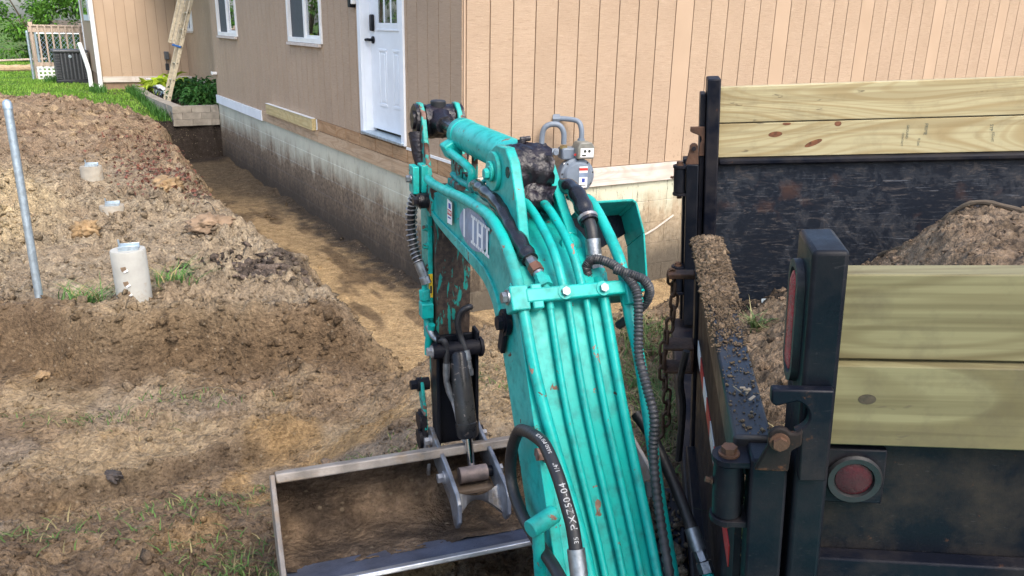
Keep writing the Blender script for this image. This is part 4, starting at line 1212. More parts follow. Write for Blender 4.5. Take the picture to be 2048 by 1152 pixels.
# taller grass at the planter wall and around the pad
_ga = np.concatenate([RNG.uniform(-.95, -.76, 900), RNG.uniform(-2.3, -1.2, 700), RNG.uniform(-1.6, -1.3, 250)]); _gb = np.concatenate([RNG.uniform(8.95, 13.5, 900), RNG.uniform(16.5, 16.85, 700), RNG.uniform(13.2, 13.9, 250)])
_x, _y = from_house(_ga, _gb)
grass('verge_grass', 'taller uncut grass along the planter wall and condenser pad', _x, _y, terrain(_x, _y), RNG.uniform(.08, .22, len(_x)), np.full(len(_x), .014), np.array((.06, .16, .03)) * RNG.uniform(.6, 1.5, (len(_x), 1)))
# thin patches of trodden grass on the dug soil
PATCH = [(-.62, 2.9, .30, .09, 380), (-.84, 2.2, .20, .14, 420), (-1.66, 2.38, .20, .05, 160), (-1.25, 2.7, .30, .10, 220), (-2.05, 3.52, .30, .08, 180), (-.1, 3.6, .16, .10, 120), (.07, 3.42, .12, .06, 120), (.66, 3.45, .09, .40, 1100), (.74, 4.15, .10, .22, 460), (-1.6, 3.75, .25, .06, 100), (-1.0, 2.45, .35, .12, 120), (.55, 2.6, .14, .3, 260)]
X, Y = [], []
for (px, py, sx, sy, n) in PATCH:
    n = int(n * .7); X.append(px + sx * RNG.standard_normal(n) * .7); Y.append(py + sy * RNG.standard_normal(n) * .8)
X = np.concatenate(X); Y = np.concatenate(Y)
dry = RNG.random(len(X)) < .3
gc = np.where(dry[:, None], np.array((.30, .25, .12)), np.array((.10, .18, .045))) * RNG.uniform(.55, 1.35, (len(X), 1))
grass('trodden_grass', 'thin trodden patches of grass on the dug soil', X, Y, terrain(X, Y), RNG.uniform(.02, .05, len(X)) * (1 + .9 * (X > .4)), np.full(len(X), .0055), gc, 1.4)
for (px, py, h, n, lab) in ((-2.17, 4.92, .19, 110, 'tuft of grass with dry blades right of the nearest pier'), (-2.56, 4.58, .20, 120, 'green tuft of grass left of the nearest pier')):
    X = px + .05 * RNG.standard_normal(n); Y = py + .05 * RNG.standard_normal(n)
    gc = np.where((RNG.random(n) < .25)[:, None], np.array((.42, .33, .15)), np.array((.10, .22, .05))) * RNG.uniform(.6, 1.4, (n, 1))
    o = grass('grass_tuft', lab, X, Y, terrain(X, Y) - .005, RNG.uniform(.5, 1.1, n) * h, np.full(n, .007), gc, 1.3)
    del o['kind']

# piers, pole, clods, leaves
def pier(x, y, h, label, holes=False, r=.100, tilt=0.0, dz=0.0, mat='concrete'):
    z = gh(x, y) + dz; p = empty('pier', (x, y, z - .02)); tag(p, label, 'pier'); p.rotation_euler = (0, tilt, 0)
    m = MB(); m.lathe((0, 0, -.15), (0, 0, 1), [(r, 0), (r, h + .15 - .008), (r - .004, h + .15), (.001, h + .152)], 32)
    m.build('tube', M[mat], p)
    m = MB(); m.obox((0.01, 0, h + .004), ((1, .35, 0), (-.35, 1, 0), (0, 0, 1)), (.055, .045, .003))
    for s in (-1, 1): m.obox((0.01 - .35 * .04 * s, .04 * s, h + .014), ((1, .35, 0), (-.35, 1, 0), (0, 0, 1)), (.055, .003, .014))
    m.build('post_bracket', M['galv'], p, .002)
    m = MB(); m.cyl((-.04, -.01, h), (-.045, -.01, h + .06), .006, n=8); m.build('anchor_rod', M['galv'], p)
    if holes:
        for (dx, dz) in ((.02, .20), (.022, .11), (.024, .05)):
            m = MB(); m.obox((dx, -r - .001, dz), ((1, 0, .6), (0, 1, 0), (-.6, 0, 1)), (.014, .003, .006)); m.build('torn_patch', M['print'], p, .002)
            m = MB(); m.obox((dx - .012, -r + .0005, dz + .012), ((1, 0, .2), (0, 1, 0), (-.2, 0, 1)), (.016, .001, .014)); m.build('torn_patch', M['rock'], p, .002)
pier(-2.30, 4.66, .31, 'nearest concrete pier, tall white tube with torn patches', True, tilt=-.02)
pier(-3.48, 6.85, .13, 'middle concrete pier, half buried in the spoil', dz=-.05, mat='concrete_dirty')
pier(-4.14, 7.85, .24, 'farthest concrete pier at the foot of the brown heap', dz=-.10, mat='concrete_dirty')
po = empty('pole', (-2.70, 4.36, gh(-2.7, 4.36))); tag(po, 'galvanised steel pole with domed cap leaning at the left', 'pole')
d = Vector((-.035, .06, 1.08)); ph = d.length; dn = d.normalized()
m = MB(); m.cyl(-dn * .2, dn * (ph - .01), .0215, n=20); m.build('pole_tube', M['galv'], po)
m = MB(); m.lathe(dn * (ph - .03), dn, [(.0245, 0), (.0250, .012), (.0235, .018), (.0235, .03), (.018, .042), (.008, .049), (.001, .051)], 20); m.build('cap', M['galv'], po)

def clod(x, y, s, sq, label, mat, seed, dz=0.0, name='clod', group=None):
    r = np.random.default_rng(seed)
    import bmesh
    bm = bmesh.new(); bmesh.ops.create_icosphere(bm, subdivisions=4, radius=1.0)
    CO = np.array([v.co[:] for v in bm.verts])
    KK = 1 + .42 * fbm(CO[:, 0] * 1.7 + seed, CO[:, 1] * 1.7 + CO[:, 2] * 1.3, 5, seed, .65) + .30 * (np.abs(fbm(CO[:, 0] * 4 + CO[:, 2] * 3, CO[:, 1] * 4 - CO[:, 2] * 3, 3, seed + 9, .6)) - .25)
    for v, c, k in zip(bm.verts, CO, KK):
        v.co = Vector((c[0] * k * s * sq[0], c[1] * k * s * sq[1], c[2] * k * s * sq[2]))
    me = bpy.data.meshes.new(name); bm.to_mesh(me); bm.free()
    me.polygons.foreach_set('use_smooth', [True] * len(me.polygons))
    o = link(name, me, mat, None, (x, y, gh(x, y) + s * sq[2] * .35 + dz)); o.rotation_euler = (0, 0, r.uniform(0, 6))
    return tag(o, label, 'stone' if name == 'stone' else 'clod', group)
clod(-3.30, 6.05, .09, (1, .8, .8), 'tan block of dried clay behind the galvanised pole', M['rock_tan'], 3)
_m = 420
_xq = -1.84 + .17 * RNG.standard_normal(_m); _yq = 5.40 + .16 * RNG.standard_normal(_m)
_sq = np.clip(.017 * np.exp(RNG.normal(0, .5, _m)), .006, .05)
_v, _f, _c = crumbs(np.stack([_xq, _yq, terrain(_xq, _yq) + .05 * np.exp(-((_xq + 1.84) ** 2 + (_yq - 5.4) ** 2) / .05) * RNG.random(_m)], -1), _sq, np.array((.15, .12, .10)) * RNG.uniform(.4, 1.5, (_m, 1)), .8)
tag(link('topsoil_clods', fast_mesh('topsoil_clods', _v, _f, True, _c), M['soil']), 'heap of dark topsoil clods at the bank edge near the arm', 'clods', kind='stuff')
clod(-2.45, 6.35, .13, (1.3, .8, .55), 'dark crusted clod at the trench edge left of the black clumps', M['rock'], 7)
clod(-3.45, 7.95, .17, (1.5, .8, .4), 'flat tan slab of turf among dead leaves', M['rock_tan'], 8)
clod(-.79, 3.12, .030, (1.5, .7, .6), 'small oblong stone near the top edge of the bucket', M['rock'], 9, name='stone')
clod(-1.66, 2.98, .030, (1.4, .8, .6), 'dark stone lying on the rut at the left', M['rock_dark'], 10, name='stone')
clod(-2.5, 3.95, .035, (1.2, .9, .6), 'pale clod below the galvanised pole', M['rock_tan'], 12)
clod(-2.15, 5.6, .08, (1.2, .9, .6), 'brown clod behind the dry grass tuft', M['rock'], 13)
# dead leaves
_n = 900
_la = np.concatenate([RNG.normal(-1.72, .22, _n // 2), RNG.normal(-1.55, .3, _n // 2)]); _lb = np.concatenate([RNG.normal(3.3, .5, _n // 2), RNG.normal(4.9, .9, _n // 2)])
_x, _y = from_house(_la, _lb)
_a, _b, _q, _q2, _tr, _hp, _lw = zones(_x, _y); _k = _tr < .45; _x, _y = _x[_k], _y[_k]
_D = RNG.standard_normal((len(_x), 3)) * np.array([1, 1, .35])
_v, _f, _c = leaf_cloud(np.stack([_x, _y, terrain(_x, _y) + .022], -1), RNG.uniform(.025, .055, len(_x)), _D, np.array((.17, .068, .045)) * RNG.uniform(.5, 1.6, (len(_x), 1)), .6)
tag(link('dead_leaves', fast_mesh('dead_leaves', _v, _f, True, _c), M['leaf']), 'reddish brown dead leaves on the far bank of the trench', 'leaves', kind='stuff')
# white strip of plastic at the gable footing, twigs
tw = MB(); tw.strip([(1.82, -.205), (1.90, -.185), (1.99, -.15), (2.08, -.105), (2.20, -.045)], lambda u, v, w: H2W(u, -.03 + w, v), -.004, .004, .014)
tag(tw.build('plastic_strip', M['whitewood']), 'torn white plastic strip against the gable foundation', 'plastic strip')
for (p, q, lab) in (((-1.75, 3.75), (-1.45, 3.92), 'thin pale twig on the soil left of the arm'), ((-2.9, 7.3), (-2.6, 6.9), 'curved root lying on the spoil by the trench')):
    P = catmull([(p[0], p[1], gh(*p) + .015), ((p[0] + q[0]) / 2, (p[1] + q[1]) / 2 + .04, gh((p[0] + q[0]) / 2, (p[1] + q[1]) / 2 + .04) + .03), (q[0], q[1], gh(*q) + .02)], 6)
    t_ = MB(); t_.tube(P, [.007 - .0003 * i for i in range(len(P))], 6); tag(t_.build('twig', M['bark']), lab, 'twig')
# ------------------------------------------------------------------ mini excavator (local x = right, y = forward along the boom, z = up)
PHI = math.radians(20.0)
ex = empty('excavator', (.226, 1.349, 0), PHI)
tag(ex, 'teal mini excavator boom and arm with a wide grading bucket and thumb', 'excavator')
def E(l, s, h): return Vector((l, s, h))
SH = lambda u, v, w: (w, u, v)            # profile (s,h) extruded across

def part(name, mb, mat, bevel=0.0, parent=None, smooth=35, seg=2):
    return mb.build(name, M[mat] if isinstance(mat, str) else mat, parent or ex, bevel, smooth, seg=seg)

# boom box: (top s,h) (bottom s,h) half width
ST = [((-.26, .10), (-.10, -.02), .114), ((-.1, .38), (.05, .27), .114), ((0, .558), (.15, .458), .114), ((.15, .815), (.30, .715), .112), ((.27, 1.022), (.42, .905), .110),
      ((.34, 1.090), (.455, .965), .107), ((.40, 1.128), (.49, .99), .103), ((.47, 1.155), (.54, 1.005), .098), ((.56, 1.172), (.60, 1.014), .092), ((.68, 1.172), (.70, 1.02), .088),
      ((.85, 1.158), (.85, 1.026), .084), ((1.0, 1.143), (1.0, 1.034), .082), ((1.12, 1.130), (1.12, 1.045), .081), ((1.18, 1.115), (1.18, 1.062), .081)]
WR = [w - .024 * float(np.clip((.34 - t[0]) / .08, 0, 1)) for t, b, w in ST]       # right edge stands in below the clamp
m = MB(); m.loft([[(-w, *t), (r, *t), (r, *b), (-w, *b)] for (t, b, w), r in zip(ST, WR)]); boom = part('boom', m, 'teal', .006)
# raised edge flanges along both sides
for sgn in (-1, 1):
    m = MB()
    if sgn < 0: m.loft([[(sgn * (w - .006), *t), (sgn * (w + .016), t[0] - .004, t[1] - .002), (sgn * (w + .016), t[0] + (b[0] - t[0]) * .12, t[1] + (b[1] - t[1]) * .12), (sgn * (w - .006), t[0] + (b[0] - t[0]) * .12, t[1] + (b[1] - t[1]) * .12)] for t, b, w in ST[:6]])
    if sgn < 0: part('edge_flange', m, 'teal', .002, boom)
    m = MB()
    m.loft([[(sgn * (w - .003), t[0] + (b[0] - t[0]) * .80, t[1] + (b[1] - t[1]) * .80), (sgn * (w + .006), t[0] + (b[0] - t[0]) * .80, t[1] + (b[1] - t[1]) * .80),
             (sgn * (w + .006), b[0], b[1] - .004), (sgn * (w - .003), b[0], b[1] - .004)] for t, b, w in ST[5:]])
    part('edge_flange', m, 'teal', .002, boom)
# nose boss and pin
m = MB(); m.cyl(E(-.088, 1.19, 1.09), E(.088, 1.19, 1.09), .05, n=28); part('nose_boss', m, 'teal_worn', .003)
m = MB(); m.cyl(E(-.115, 1.19, 1.09), E(.115, 1.19, 1.09), .024, n=20); m.hexb(E(-.115, 1.19, 1.09), (-1, 0, 0), .014, .02); part('nose_pin', m, 'grease')
# decals
m = MB()
def on_face(s, h): return (-.0935 - (.70 - s) * .012, s, h)
el = []
for k in range(40):
    g = 2 * math.pi * k / 40; u, v = .128 * math.cos(g), .052 * math.sin(g); r = math.radians(-4)
    el.append((.70 + u * math.cos(r) - v * math.sin(r), 1.115 + u * math.sin(r) + v * math.cos(r)))
m.add([on_face(*q) for q in el] + [(x + .004, s, h) for x, s, h in (on_face(*q) for q in el)], [tuple(range(40)), tuple(range(79, 39, -1))] + [(k, (k + 1) % 40, 40 + (k + 1) % 40, 40 + k) for k in range(40)])
part('logo_plate', m, 'decal_grey', smooth=0)
def letter_boxes(rects, s0, h0, sc):
    mb = MB()
    for (u0, u1, v0, v1) in rects:
        q = [(s0 - u * sc, h0 + v * sc) for u, v in ((u0, v0), (u1, v0), (u1, v1), (u0, v1))]
        a = [Vector(on_face(*p)) + Vector((-.0008, 0, 0)) for p in q]; b = [p + Vector((.0006, 0, 0)) for p in a]
        mb.add(a + b, [(0, 1, 2, 3), (7, 6, 5, 4), (0, 1, 5, 4), (1, 2, 6, 5), (2, 3, 7, 6), (3, 0, 4, 7)])
    return mb
I_ = [(.16, .34, .0, 1.0), (.0, .5, .0, .10), (.0, .5, .90, 1.0)]
H_ = [(.12, .30, 0, 1), (.62, .80, 0, 1), (.30, .62, .45, .56), (0, .42, 0, .10), (0, .42, .9, 1), (.5, .92, 0, .10), (.5, .92, .9, 1)]
SC = .074
for rects, off in ((I_, 0), (H_, .58), (I_, 1.58)):
    part('letter', letter_boxes(rects, .705 - off * SC + .01, 1.077, SC), 'print', smooth=0)
part('letter', letter_boxes([(.0, .16, .0, 1.0)], .785, 1.077, SC), 'print', smooth=0)
def on_face2(u, v, w): q = on_face(.925 - u, 1.108 + v); return (q[0] - .0006 - w, q[1], q[2])
m = MB(); m.prism([(-.024, -.032), (.024, -.028), (.024, .034), (-.024, .036)], on_face2, 0, .001); part('sticker', m, 'print', smooth=0)
m = MB(); m.prism([(-.020, -.007), (.022, -.005), (.022, .010), (-.020, .009)], on_face2, .0011, .0016); part('sticker_print', m, 'red', smooth=0)
m = MB(); m.prism([(-.008, .013), (.014, .014), (.014, .028), (-.008, .028)], on_face2, .0011, .0016); part('sticker_print', m, 'blue', smooth=0)
link('sticker_print', text_mesh('TOMMY', .011, lambda x, y, z: on_face2(x + .001, y + .002, .0018 + z)), M['print'], ex)
m = MB(); m.prism([(-.016, -.016), (.016, -.014), (.016, -.010), (-.016, -.012)], on_face2, .0011, .0016); part('sticker_print', m, 'blue', smooth=0)

# pipes running up the boom
def pipe(name, pts, r, mat='teal', n=12, sm=6):
    m = MB(); m.tube(catmull([E(*p) for p in pts], sm), r, n); return part(name, m, mat, smooth=60)
pipe('pipe', [(-.062, -.15, .33), (-.066, .0, .59), (-.078, .06, .70), (-.098, .13, .815), (-.113, .20, .935), (-.117, .268, 1.05)], .0118)
pipe('pipe', [(-.112, .30, 1.068), (-.106, .345, 1.100), (-.104, .40, 1.135), (-.102, .46, 1.162), (-.100, .53, 1.180), (-.098, .62, 1.184), (-.095, .78, 1.178), (-.092, .95, 1.164), (-.09, 1.10, 1.156), (-.092, 1.17, 1.160)], .0135)
for lb, lt, r in ((-.034, -.056, .0074), (.004, -.014, .0074), (.042, .028, .0074), (.078, .069, .0100)):
    pipe('pipe', [(lb, -.15, .33), (lb, .0, .585), (lt, .16, .855), (lt, .277, 1.055)], r)
pipe('pipe', [(-.02, .275, 1.062), (-.02, .32, 1.118), (-.02, .37, 1.158), (-.021, .45, 1.196), (-.022, .51, 1.215), (-.022, .56, 1.222)], .0100)
pipe('pipe', [(.022, .275, 1.062), (.022, .32, 1.118), (.022, .37, 1.158), (.021, .45, 1.196), (.02, .51, 1.215), (.02, .56, 1.222)], .0100)
pipe('pipe', [(.105, .56, 1.22), (.118, .49, 1.224), (.12, .449, 1.213), (.121, .384, 1.175), (.121, .32, 1.130), (.121, .285, 1.085), (.121, .255, 1.02), (.120, .20, .945), (.118, .13, .815), (.117, .06, .67), (.117, -.02, .53), (.117, -.15, .30)], .0125)
# clamp bar with bolts and side blocks
ud = Vector((0, .50, .866)); nd_ = Vector((0, -.866, .50)); X3 = Vector((1, 0, 0))
m = MB(); m.obox(E(.005, .276, 1.075), (X3, ud, nd_), (.118, .0150, .014)); part('clamp_bar', m, 'teal', .004)
for l in (-.028, .059):
    m = MB(); m.tube([E(l, .276, 1.075) + nd_ * .014, E(l, .276, 1.075) + nd_ * .025], .0095, 6); part('bolt', m, 'zinc')
    m = MB(); m.cyl(E(l, .276, 1.075) + nd_ * .0135, E(l, .276, 1.075) + nd_ * .016, .0155, n=18); part('washer', m, 'teal')
for l, hw in ((-.126, .020), (-.088, .012)):
    m = MB(); m.obox(E(l, .283, 1.068), (X3, ud, nd_), (hw, .026, .022)); part('clamp_block', m, 'teal', .003)
m = MB(); m.obox(E(.128, .268, 1.06), (X3, ud, nd_), (.018, .022, .02)); part('clamp_block', m, 'teal', .003)
m = MB(); m.hexb(E(-.146, .283, 1.075), (-1, 0, 0), .012, .014); part('bolt', m, 'zinc')
# dark boom-cylinder pin below the clamp, left
m = MB(); m.cyl(E(-.112, .375, .985), E(-.124, .375, .985), .030, n=24); m.hexb(E(-.124, .375, .985), (-1, 0, 0), .017, .014); part('pin_cap', m, 'black')
m = MB(); m.obox(E(-.119, .385, .945), ((1, 0, 0), (0, 1, .3), (0, -.3, 1)), (.006, .014, .035)); part('lock_plate', m, 'black', .003)

# bracket plates on the boom crown and the greasy trunnion
for l, pr_ in ((-.058, [(.68, 1.255), (.655, 1.315), (.60, 1.340), (.535, 1.342), (.498, 1.315), (.455, 1.235), (.415, 1.13), (.402, 1.06), (.46, 1.12), (.56, 1.18), (.66, 1.19)]),
                (.062, [(.71, 1.25), (.69, 1.30), (.65, 1.325), (.612, 1.318), (.578, 1.290), (.50, 1.215), (.435, 1.160), (.44, 1.13), (.56, 1.165), (.66, 1.17)])):
    m = MB(); m.prism(pr_, SH, l - .012, l + .012); part('bracket_plate', m, 'teal', .003)
m = MB(); m.lathe(E(.052, .425, 1.135), nd_, [(.026, 0), (.024, .008), (.016, .013), (.001, .014)], 20); part('weld_pad', m, 'teal')
m = MB(); m.cyl(E(-.070, .60, 1.278), E(-.080, .60, 1.278), .046, n=28); m.cyl(E(-.080, .60, 1.278), E(-.088, .60, 1.278), .024, n=20); m.hexb(E(-.088, .585, 1.275), (-1, 0, 0), .014, .016); part('pin_boss', m, 'teal', .002)
m = MB(); m.cyl(E(-.0695, .512, 1.29), E(-.0715, .512, 1.29), .013, n=14); part('pin_hole', m, 'grease')
def lumpy(mb, amp, sc, seed):
    mb.v = [tuple(np.array(v) + amp * np.array([float(fbm(np.array([v[0] * sc + 3 * k]), np.array([v[1] * sc + v[2] * sc * .7 + k]), 3, seed + k)[0]) for k in range(3)])) for v in mb.v]
    return mb
P = [E(-.050 + .10 * k / 14, .585, 1.283) for k in range(15)]
m = MB(); m.tube(P, .058, 40); lumpy(m, .007, 55, 300); part('trunnion', m, 'grease', smooth=60)
P = [E(-.044 + .09 * k / 9, .56 - .004 * k, 1.225 - .001 * k) for k in range(10)]
m = MB(); m.tube(P, .030, 20); lumpy(m, .012, 40, 310); part('grease_lump', m, 'grease', smooth=60)
m = MB(); m.cyl(E(-.005, .60, 1.33), E(-.005, .603, 1.350), .010, n=12); m.cyl(E(-.008, .603, 1.350), E(.016, .602, 1.352), .006, n=10); part('grease_fitting', m, 'grease')
# arm cylinder
m = MB(); m.lathe(E(0, .62, 1.297), (0, 1, 0.004), [(.043, -.02), (.0445, .0), (.0445, .46), (.047, .462), (.047, .50), (.040, .51), (.028, .512), (.024, .52)], 36); part('cylinder_barrel', m, 'teal', smooth=40)
m = MB(); m.cyl(E(0, 1.10, 1.30), E(0, 1.40, 1.305), .021, n=24); part('cylinder_rod', m, 'darkrod')
m = MB(); m.lathe(E(0, 1.31, 1.303), (0, 1, 0), [(.027, 0), (.034, .03), (.046, .05), (.046, .08)], 24); m.tube([E(-.046 + .0092 * k, 1.40, 1.305) for k in range(11)], .054, 30); lumpy(m, .005, 60, 320); part('rod_eye', m, 'grease', smooth=60)
m = MB(); m.lathe(E(0, 1.395, 1.335), (0, -.05, 1), [(.024, 0), (.025, .012), (.025, .034), (.022, .037), (.001, .038)], 24); part('grease_cap', m, 'rubber')
m = MB(); m.box(-.008, .03, 1.25, 1.29, 1.215, 1.255); part('clamp_lug', m, 'black', .004)
m = MB(); m.obox(E(-.045, 1.085, 1.262), ((1, .2, .5), (0, 1, 0), (-.5, 0, 1)), (.022, .03, .022)); m.cyl(E(-.03, 1.09, 1.285), E(-.03, 1.10, 1.31), .016, n=12); part('port_block', m, 'teal', .006)
pipe('pipe', [(-.055, 1.06, 1.258), (-.056, .96, 1.252), (-.055, .88, 1.244), (-.052, .845, 1.232), (-.052, .855, 1.20), (-.05, .86, 1.185)], .0115)
pipe('pipe', [(-.02, 1.15, 1.175), (-.03, 1.02, 1.175), (-.04, .93, 1.185), (-.05, .87, 1.19)], .009)
pipe('pipe', [(-.05, .84, 1.19), (-.053, .72, 1.235), (-.054, .62, 1.262)], .006)
m = MB(); m.box(-.045, -.02, 1.01, 1.12, 1.15, 1.172); m.box(-.012, .02, 1.06, 1.10, 1.145, 1.19); part('valve_block', m, 'teal_worn', .004)
# upright behind the cylinder (arm lever seen through the gap)
m = MB(); m.obox(E(-.02, 1.08, 1.20), ((1, 0, 0), (0, 1, 0), (0, 0, 1)), (.006, .012, .07)); m.obox(E(.012, 1.03, 1.20), ((1, 0, 0), (0, 1, 0), (0, 0, 1)), (.006, .014, .07)); part('guide_post', m, 'teal_worn', .002)

# ---------------- arm
LV = [(1.305, 1.02), (1.26, 1.13), (1.31, 1.24), (1.345, 1.335), (1.38, 1.365), (1.42, 1.365), (1.45, 1.335), (1.45, 1.26), (1.43, 1.15), (1.405, 1.02)]
for l in (-.060, .060):
    m = MB(); m.prism(LV, SH, l - .008, l + .008); part('arm_plate', m, 'teal_worn', .003)
    s = -1 if l < 0 else 1
    m = MB(); m.cyl(E(l + s * .008, 1.40, 1.31), E(l + s * .018, 1.40, 1.31), .050, n=28); m.cyl(E(l + s * .018, 1.40, 1.31), E(l + s * .026, 1.40, 1.31), .03, n=20); m.hexb(E(l + s * .008, 1.365, 1.215), (s, 0, 0), .013, .018)
    m.tube([E(l + s * .013, 1.385, 1.27), E(l + s * .013, 1.36, 1.20), E(l + s * .010, 1.345, 1.15)], [.03, .022, .012], 10); lumpy(m, .003, 70, 330); part('pin_cap', m, 'grease', smooth=50)
m = MB(); m.loft([[(-.060, 1.215, 1.06), (.060, 1.215, 1.06), (.060, 1.40, 1.06), (-.060, 1.40, 1.06)], [(-.060, 1.215, .98), (.060, 1.215, .98), (.060, 1.40, .98), (-.060, 1.40, .98)],
                 [(-.058, 1.222, .64), (.058, 1.222, .64), (.058, 1.34, .64), (-.058, 1.34, .64)], [(-.055, 1.205, .24), (.055, 1.205, .24), (.055, 1.29, .24), (-.055, 1.29, .24)]])
part('arm', m, 'teal_arm', .004)
m = MB(); m.prism([(1.235, .60), (1.235, 1.12), (1.30, 1.15), (1.33, 1.02), (1.31, .60)], SH, -.078, -.062); part('side_rail', m, 'teal', .003)
m = MB(); m.prism([(1.2342, .76), (1.2342, .84), (1.2358, .84), (1.2358, .76)], SH, -.077, -.064); part('warning_sticker', m, 'yellow', smooth=0)
m = MB(); m.prism([(1.2336, .775), (1.2336, .80), (1.2344, .80), (1.2344, .775)], SH, -.073, -.067); part('sticker_print', m, 'ink', smooth=0)
for (l, s, h, w) in ((-.092, 1.235, 1.155, .010), (-.117, 1.245, 1.15, .010)):
    m = MB(); m.box(l - w, l + w, s - .03, s + .03, h - .045, h + .04); part('clamp_block', m, 'teal', .003)
m = MB(); m.hexb(E(-.128, 1.24, 1.15), (-1, 0, 0), .011, .016); part('bolt', m, 'zinc')
for h in (.99, .93, .86):
    m = MB(); m.hexb(E(-.078, 1.245, h), (-1, 0, 0), .009, .014); part('bolt', m, 'teal_worn')
# spring-guarded hose on the arm's left
hp = catmull([E(-.100, 1.24, 1.115), E(-.116, 1.27, 1.07), E(-.120, 1.285, 1.0), E(-.116, 1.275, .93), E(-.106, 1.25, .875)], 10)
m = MB(); m.tube(hp, .0135, 12); part('hose', m, 'rubber', smooth=60)
hx = []; fr_ = frames(hp); N = len(hp); turns = 17
for k in range(turns * 12 + 1):
    t = k / (turns * 12) * (N - 1); i = min(int(t), N - 2); q = t - i
    c = hp[i].lerp(hp[i + 1], q); (tt, a, b) = fr_[i]; g = 2 * math.pi * k / 12
    hx.append(c + a * (.0175 * math.cos(g)) + b * (.0175 * math.sin(g)))
m = MB(); m.tube(hx, .0022, 5); part('spring_guard', m, 'steel', smooth=60)
m = MB(); m.lathe(E(-.106, 1.25, .88), (.06, -.05, -.2), [(.016, 0), (.017, .02), (.015, .05), (.017, .052), (.017, .075)], 16); part('hose_fitting', m, 'zinc')
m = MB(); m.cyl(E(-.092, 1.235, .79), E(-.09, 1.232, .755), .019, n=6); m.box(-.108, -.07, 1.20, 1.25, .70, .75); part('hex_fitting', m, 'teal', .003)
pipe('pipe', [(-.092, 1.235, .81), (-.09, 1.23, .70), (-.085, 1.215, .665)], .009)
m = MB(); m.tube(catmull([E(-.086, 1.215, .67), E(-.078, 1.19, .645), E(-.060, 1.165, .632)], 5), .010, 10); part('hose_fitting', m, 'zinc', smooth=60)
pipe('hose', [(-.066, 1.17, .636), (-.050, 1.155, .637), (-.042, 1.15, .61), (-.045, 1.14, .56)], .0105, 'rubber')
m = MB(); m.tube([E(-.045, 1.14, .565), E(-.046, 1.136, .53), E(-.047, 1.134, .50)], [.012, .012, .009], 10); m.tube([E(-.046, 1.134, .50), E(-.040, 1.128, .47), E(-.030, 1.12, .44)], [.010, .011, .009], 10); part('hose_fitting', m, 'zinc', smooth=50)
pipe('tube_line', [(-.032, 1.122, .445), (-.022, 1.112, .40), (-.014, 1.095, .345), (-.006, 1.075, .315), (.006, 1.075, .312)], .0065, 'steel', 10)
pipe('pipe', [(-.078, 1.20, .68), (-.085, 1.215, .62), (-.086, 1.22, .57)], .012)
pipe('hose', [(.052, 1.205, .725), (.042, 1.17, .738), (.022, 1.165, .735), (.008, 1.17, .715), (.002, 1.17, .68), (.008, 1.165, .645), (.018, 1.15, .61), (.024, 1.14, .585)], .0105, 'rubber')
m = MB(); m.tube([E(.022, 1.145, .60), E(.026, 1.135, .57)], .0125, 12); m.tube([E(.026, 1.135, .57), E(.030, 1.128, .54)], .010, 6); m.cyl(E(.03, 1.128, .54), E(.031, 1.126, .52), .012, n=6); part('hose_fitting', m, 'zinc')

# ---------------- thumb bracket, cylinder and thumb
for l in (-.066, .066):
    m = MB(); m.prism([(1.155, .655), (1.205, .66), (1.222, .60), (1.222, .25), (1.16, .235), (1.155, .27), (1.165, .60)], SH, l - .006, l + .006); part('thumb_bracket', m, 'black_clean', .003)
m = MB(); m.box(-.060, .060, 1.188, 1.203, .25, .64); part('bracket_back', m, 'black_clean', .002)
m = MB(); m.cyl(E(-.085, 1.165, .60), E(.085, 1.165, .60), .026, n=20); part('thumb_pin', m, 'black')
m = MB(); m.hexb(E(-.085, 1.165, .60), (-1, 0, 0), .015, .018); part('bolt', m, 'steel')
m = MB(); m.cyl(E(.072, 1.165, .60), E(.08, 1.165, .60), .034, n=20); part('pin_collar', m, 'black')
cd = Vector((0.012, -.105, -.33)).normalized(); c0 = E(0, 1.155, .575)
M['thumbcyl'] = m_paint('black_enamel_flaked', (.010, .011, .014), .3, .60, (.085, .07, .06), .3, (.05, .04, .036))
m = MB(); m.lathe(c0, cd, [(.028, -.02), (.0335, -.012), (.0335, .215), (.036, .217), (.036, .255), (.030, .265), (.014, .267)], 28); part('thumb_cylinder', m, M['thumbcyl'])
m = MB(); m.cyl(c0 + cd * .255, c0 + cd * .365, .0135, n=18); part('thumb_rod', m, 'chrome')
re_ = E(.008, 1.015, .222)
m = MB(); m.cyl(re_ + Vector((-.046, 0, 0)), re_ + Vector((.046, 0, 0)), .026, n=22); part('rod_end', m, m_simple('rusty_pin', (.24, .19, .17), .6, .4, .4, 25, .3))
m = MB(); m.cyl(re_ + Vector((.046, 0, 0)), re_ + Vector((.082, 0, 0)), .018, n=16); part('pin', m, 'black')
TP = [(1.235, .295), (1.20, .31), (1.155, .295), (1.03, .275), (.96, .258), (.885, .238), (.862, .215), (.858, .155), (.885, .118), (.905, .118), (.945, .165), (1.03, .185), (1.13, .20), (1.21, .225), (1.24, .255)]
for l in (-.080, .080):
    m = MB(); m.prism(TP, SH, l - .007, l + .007); part('thumb_plate', m, m_simple('thumb_steel', (.26, .27, .29), .4, .6, .45, 14, .3, 90, dirt=(12, .54, .8), dcol=(.20, .15, .10)), .003)
    s = -1 if l < 0 else 1
    for (ss, hh, r) in ((1.02, .222, .016), (1.19, .265, .014)):
        m = MB(); m.hexb(E(l + s * .007, ss, hh), (s, 0, 0), r, .022); part('bolt', m, 'steel')
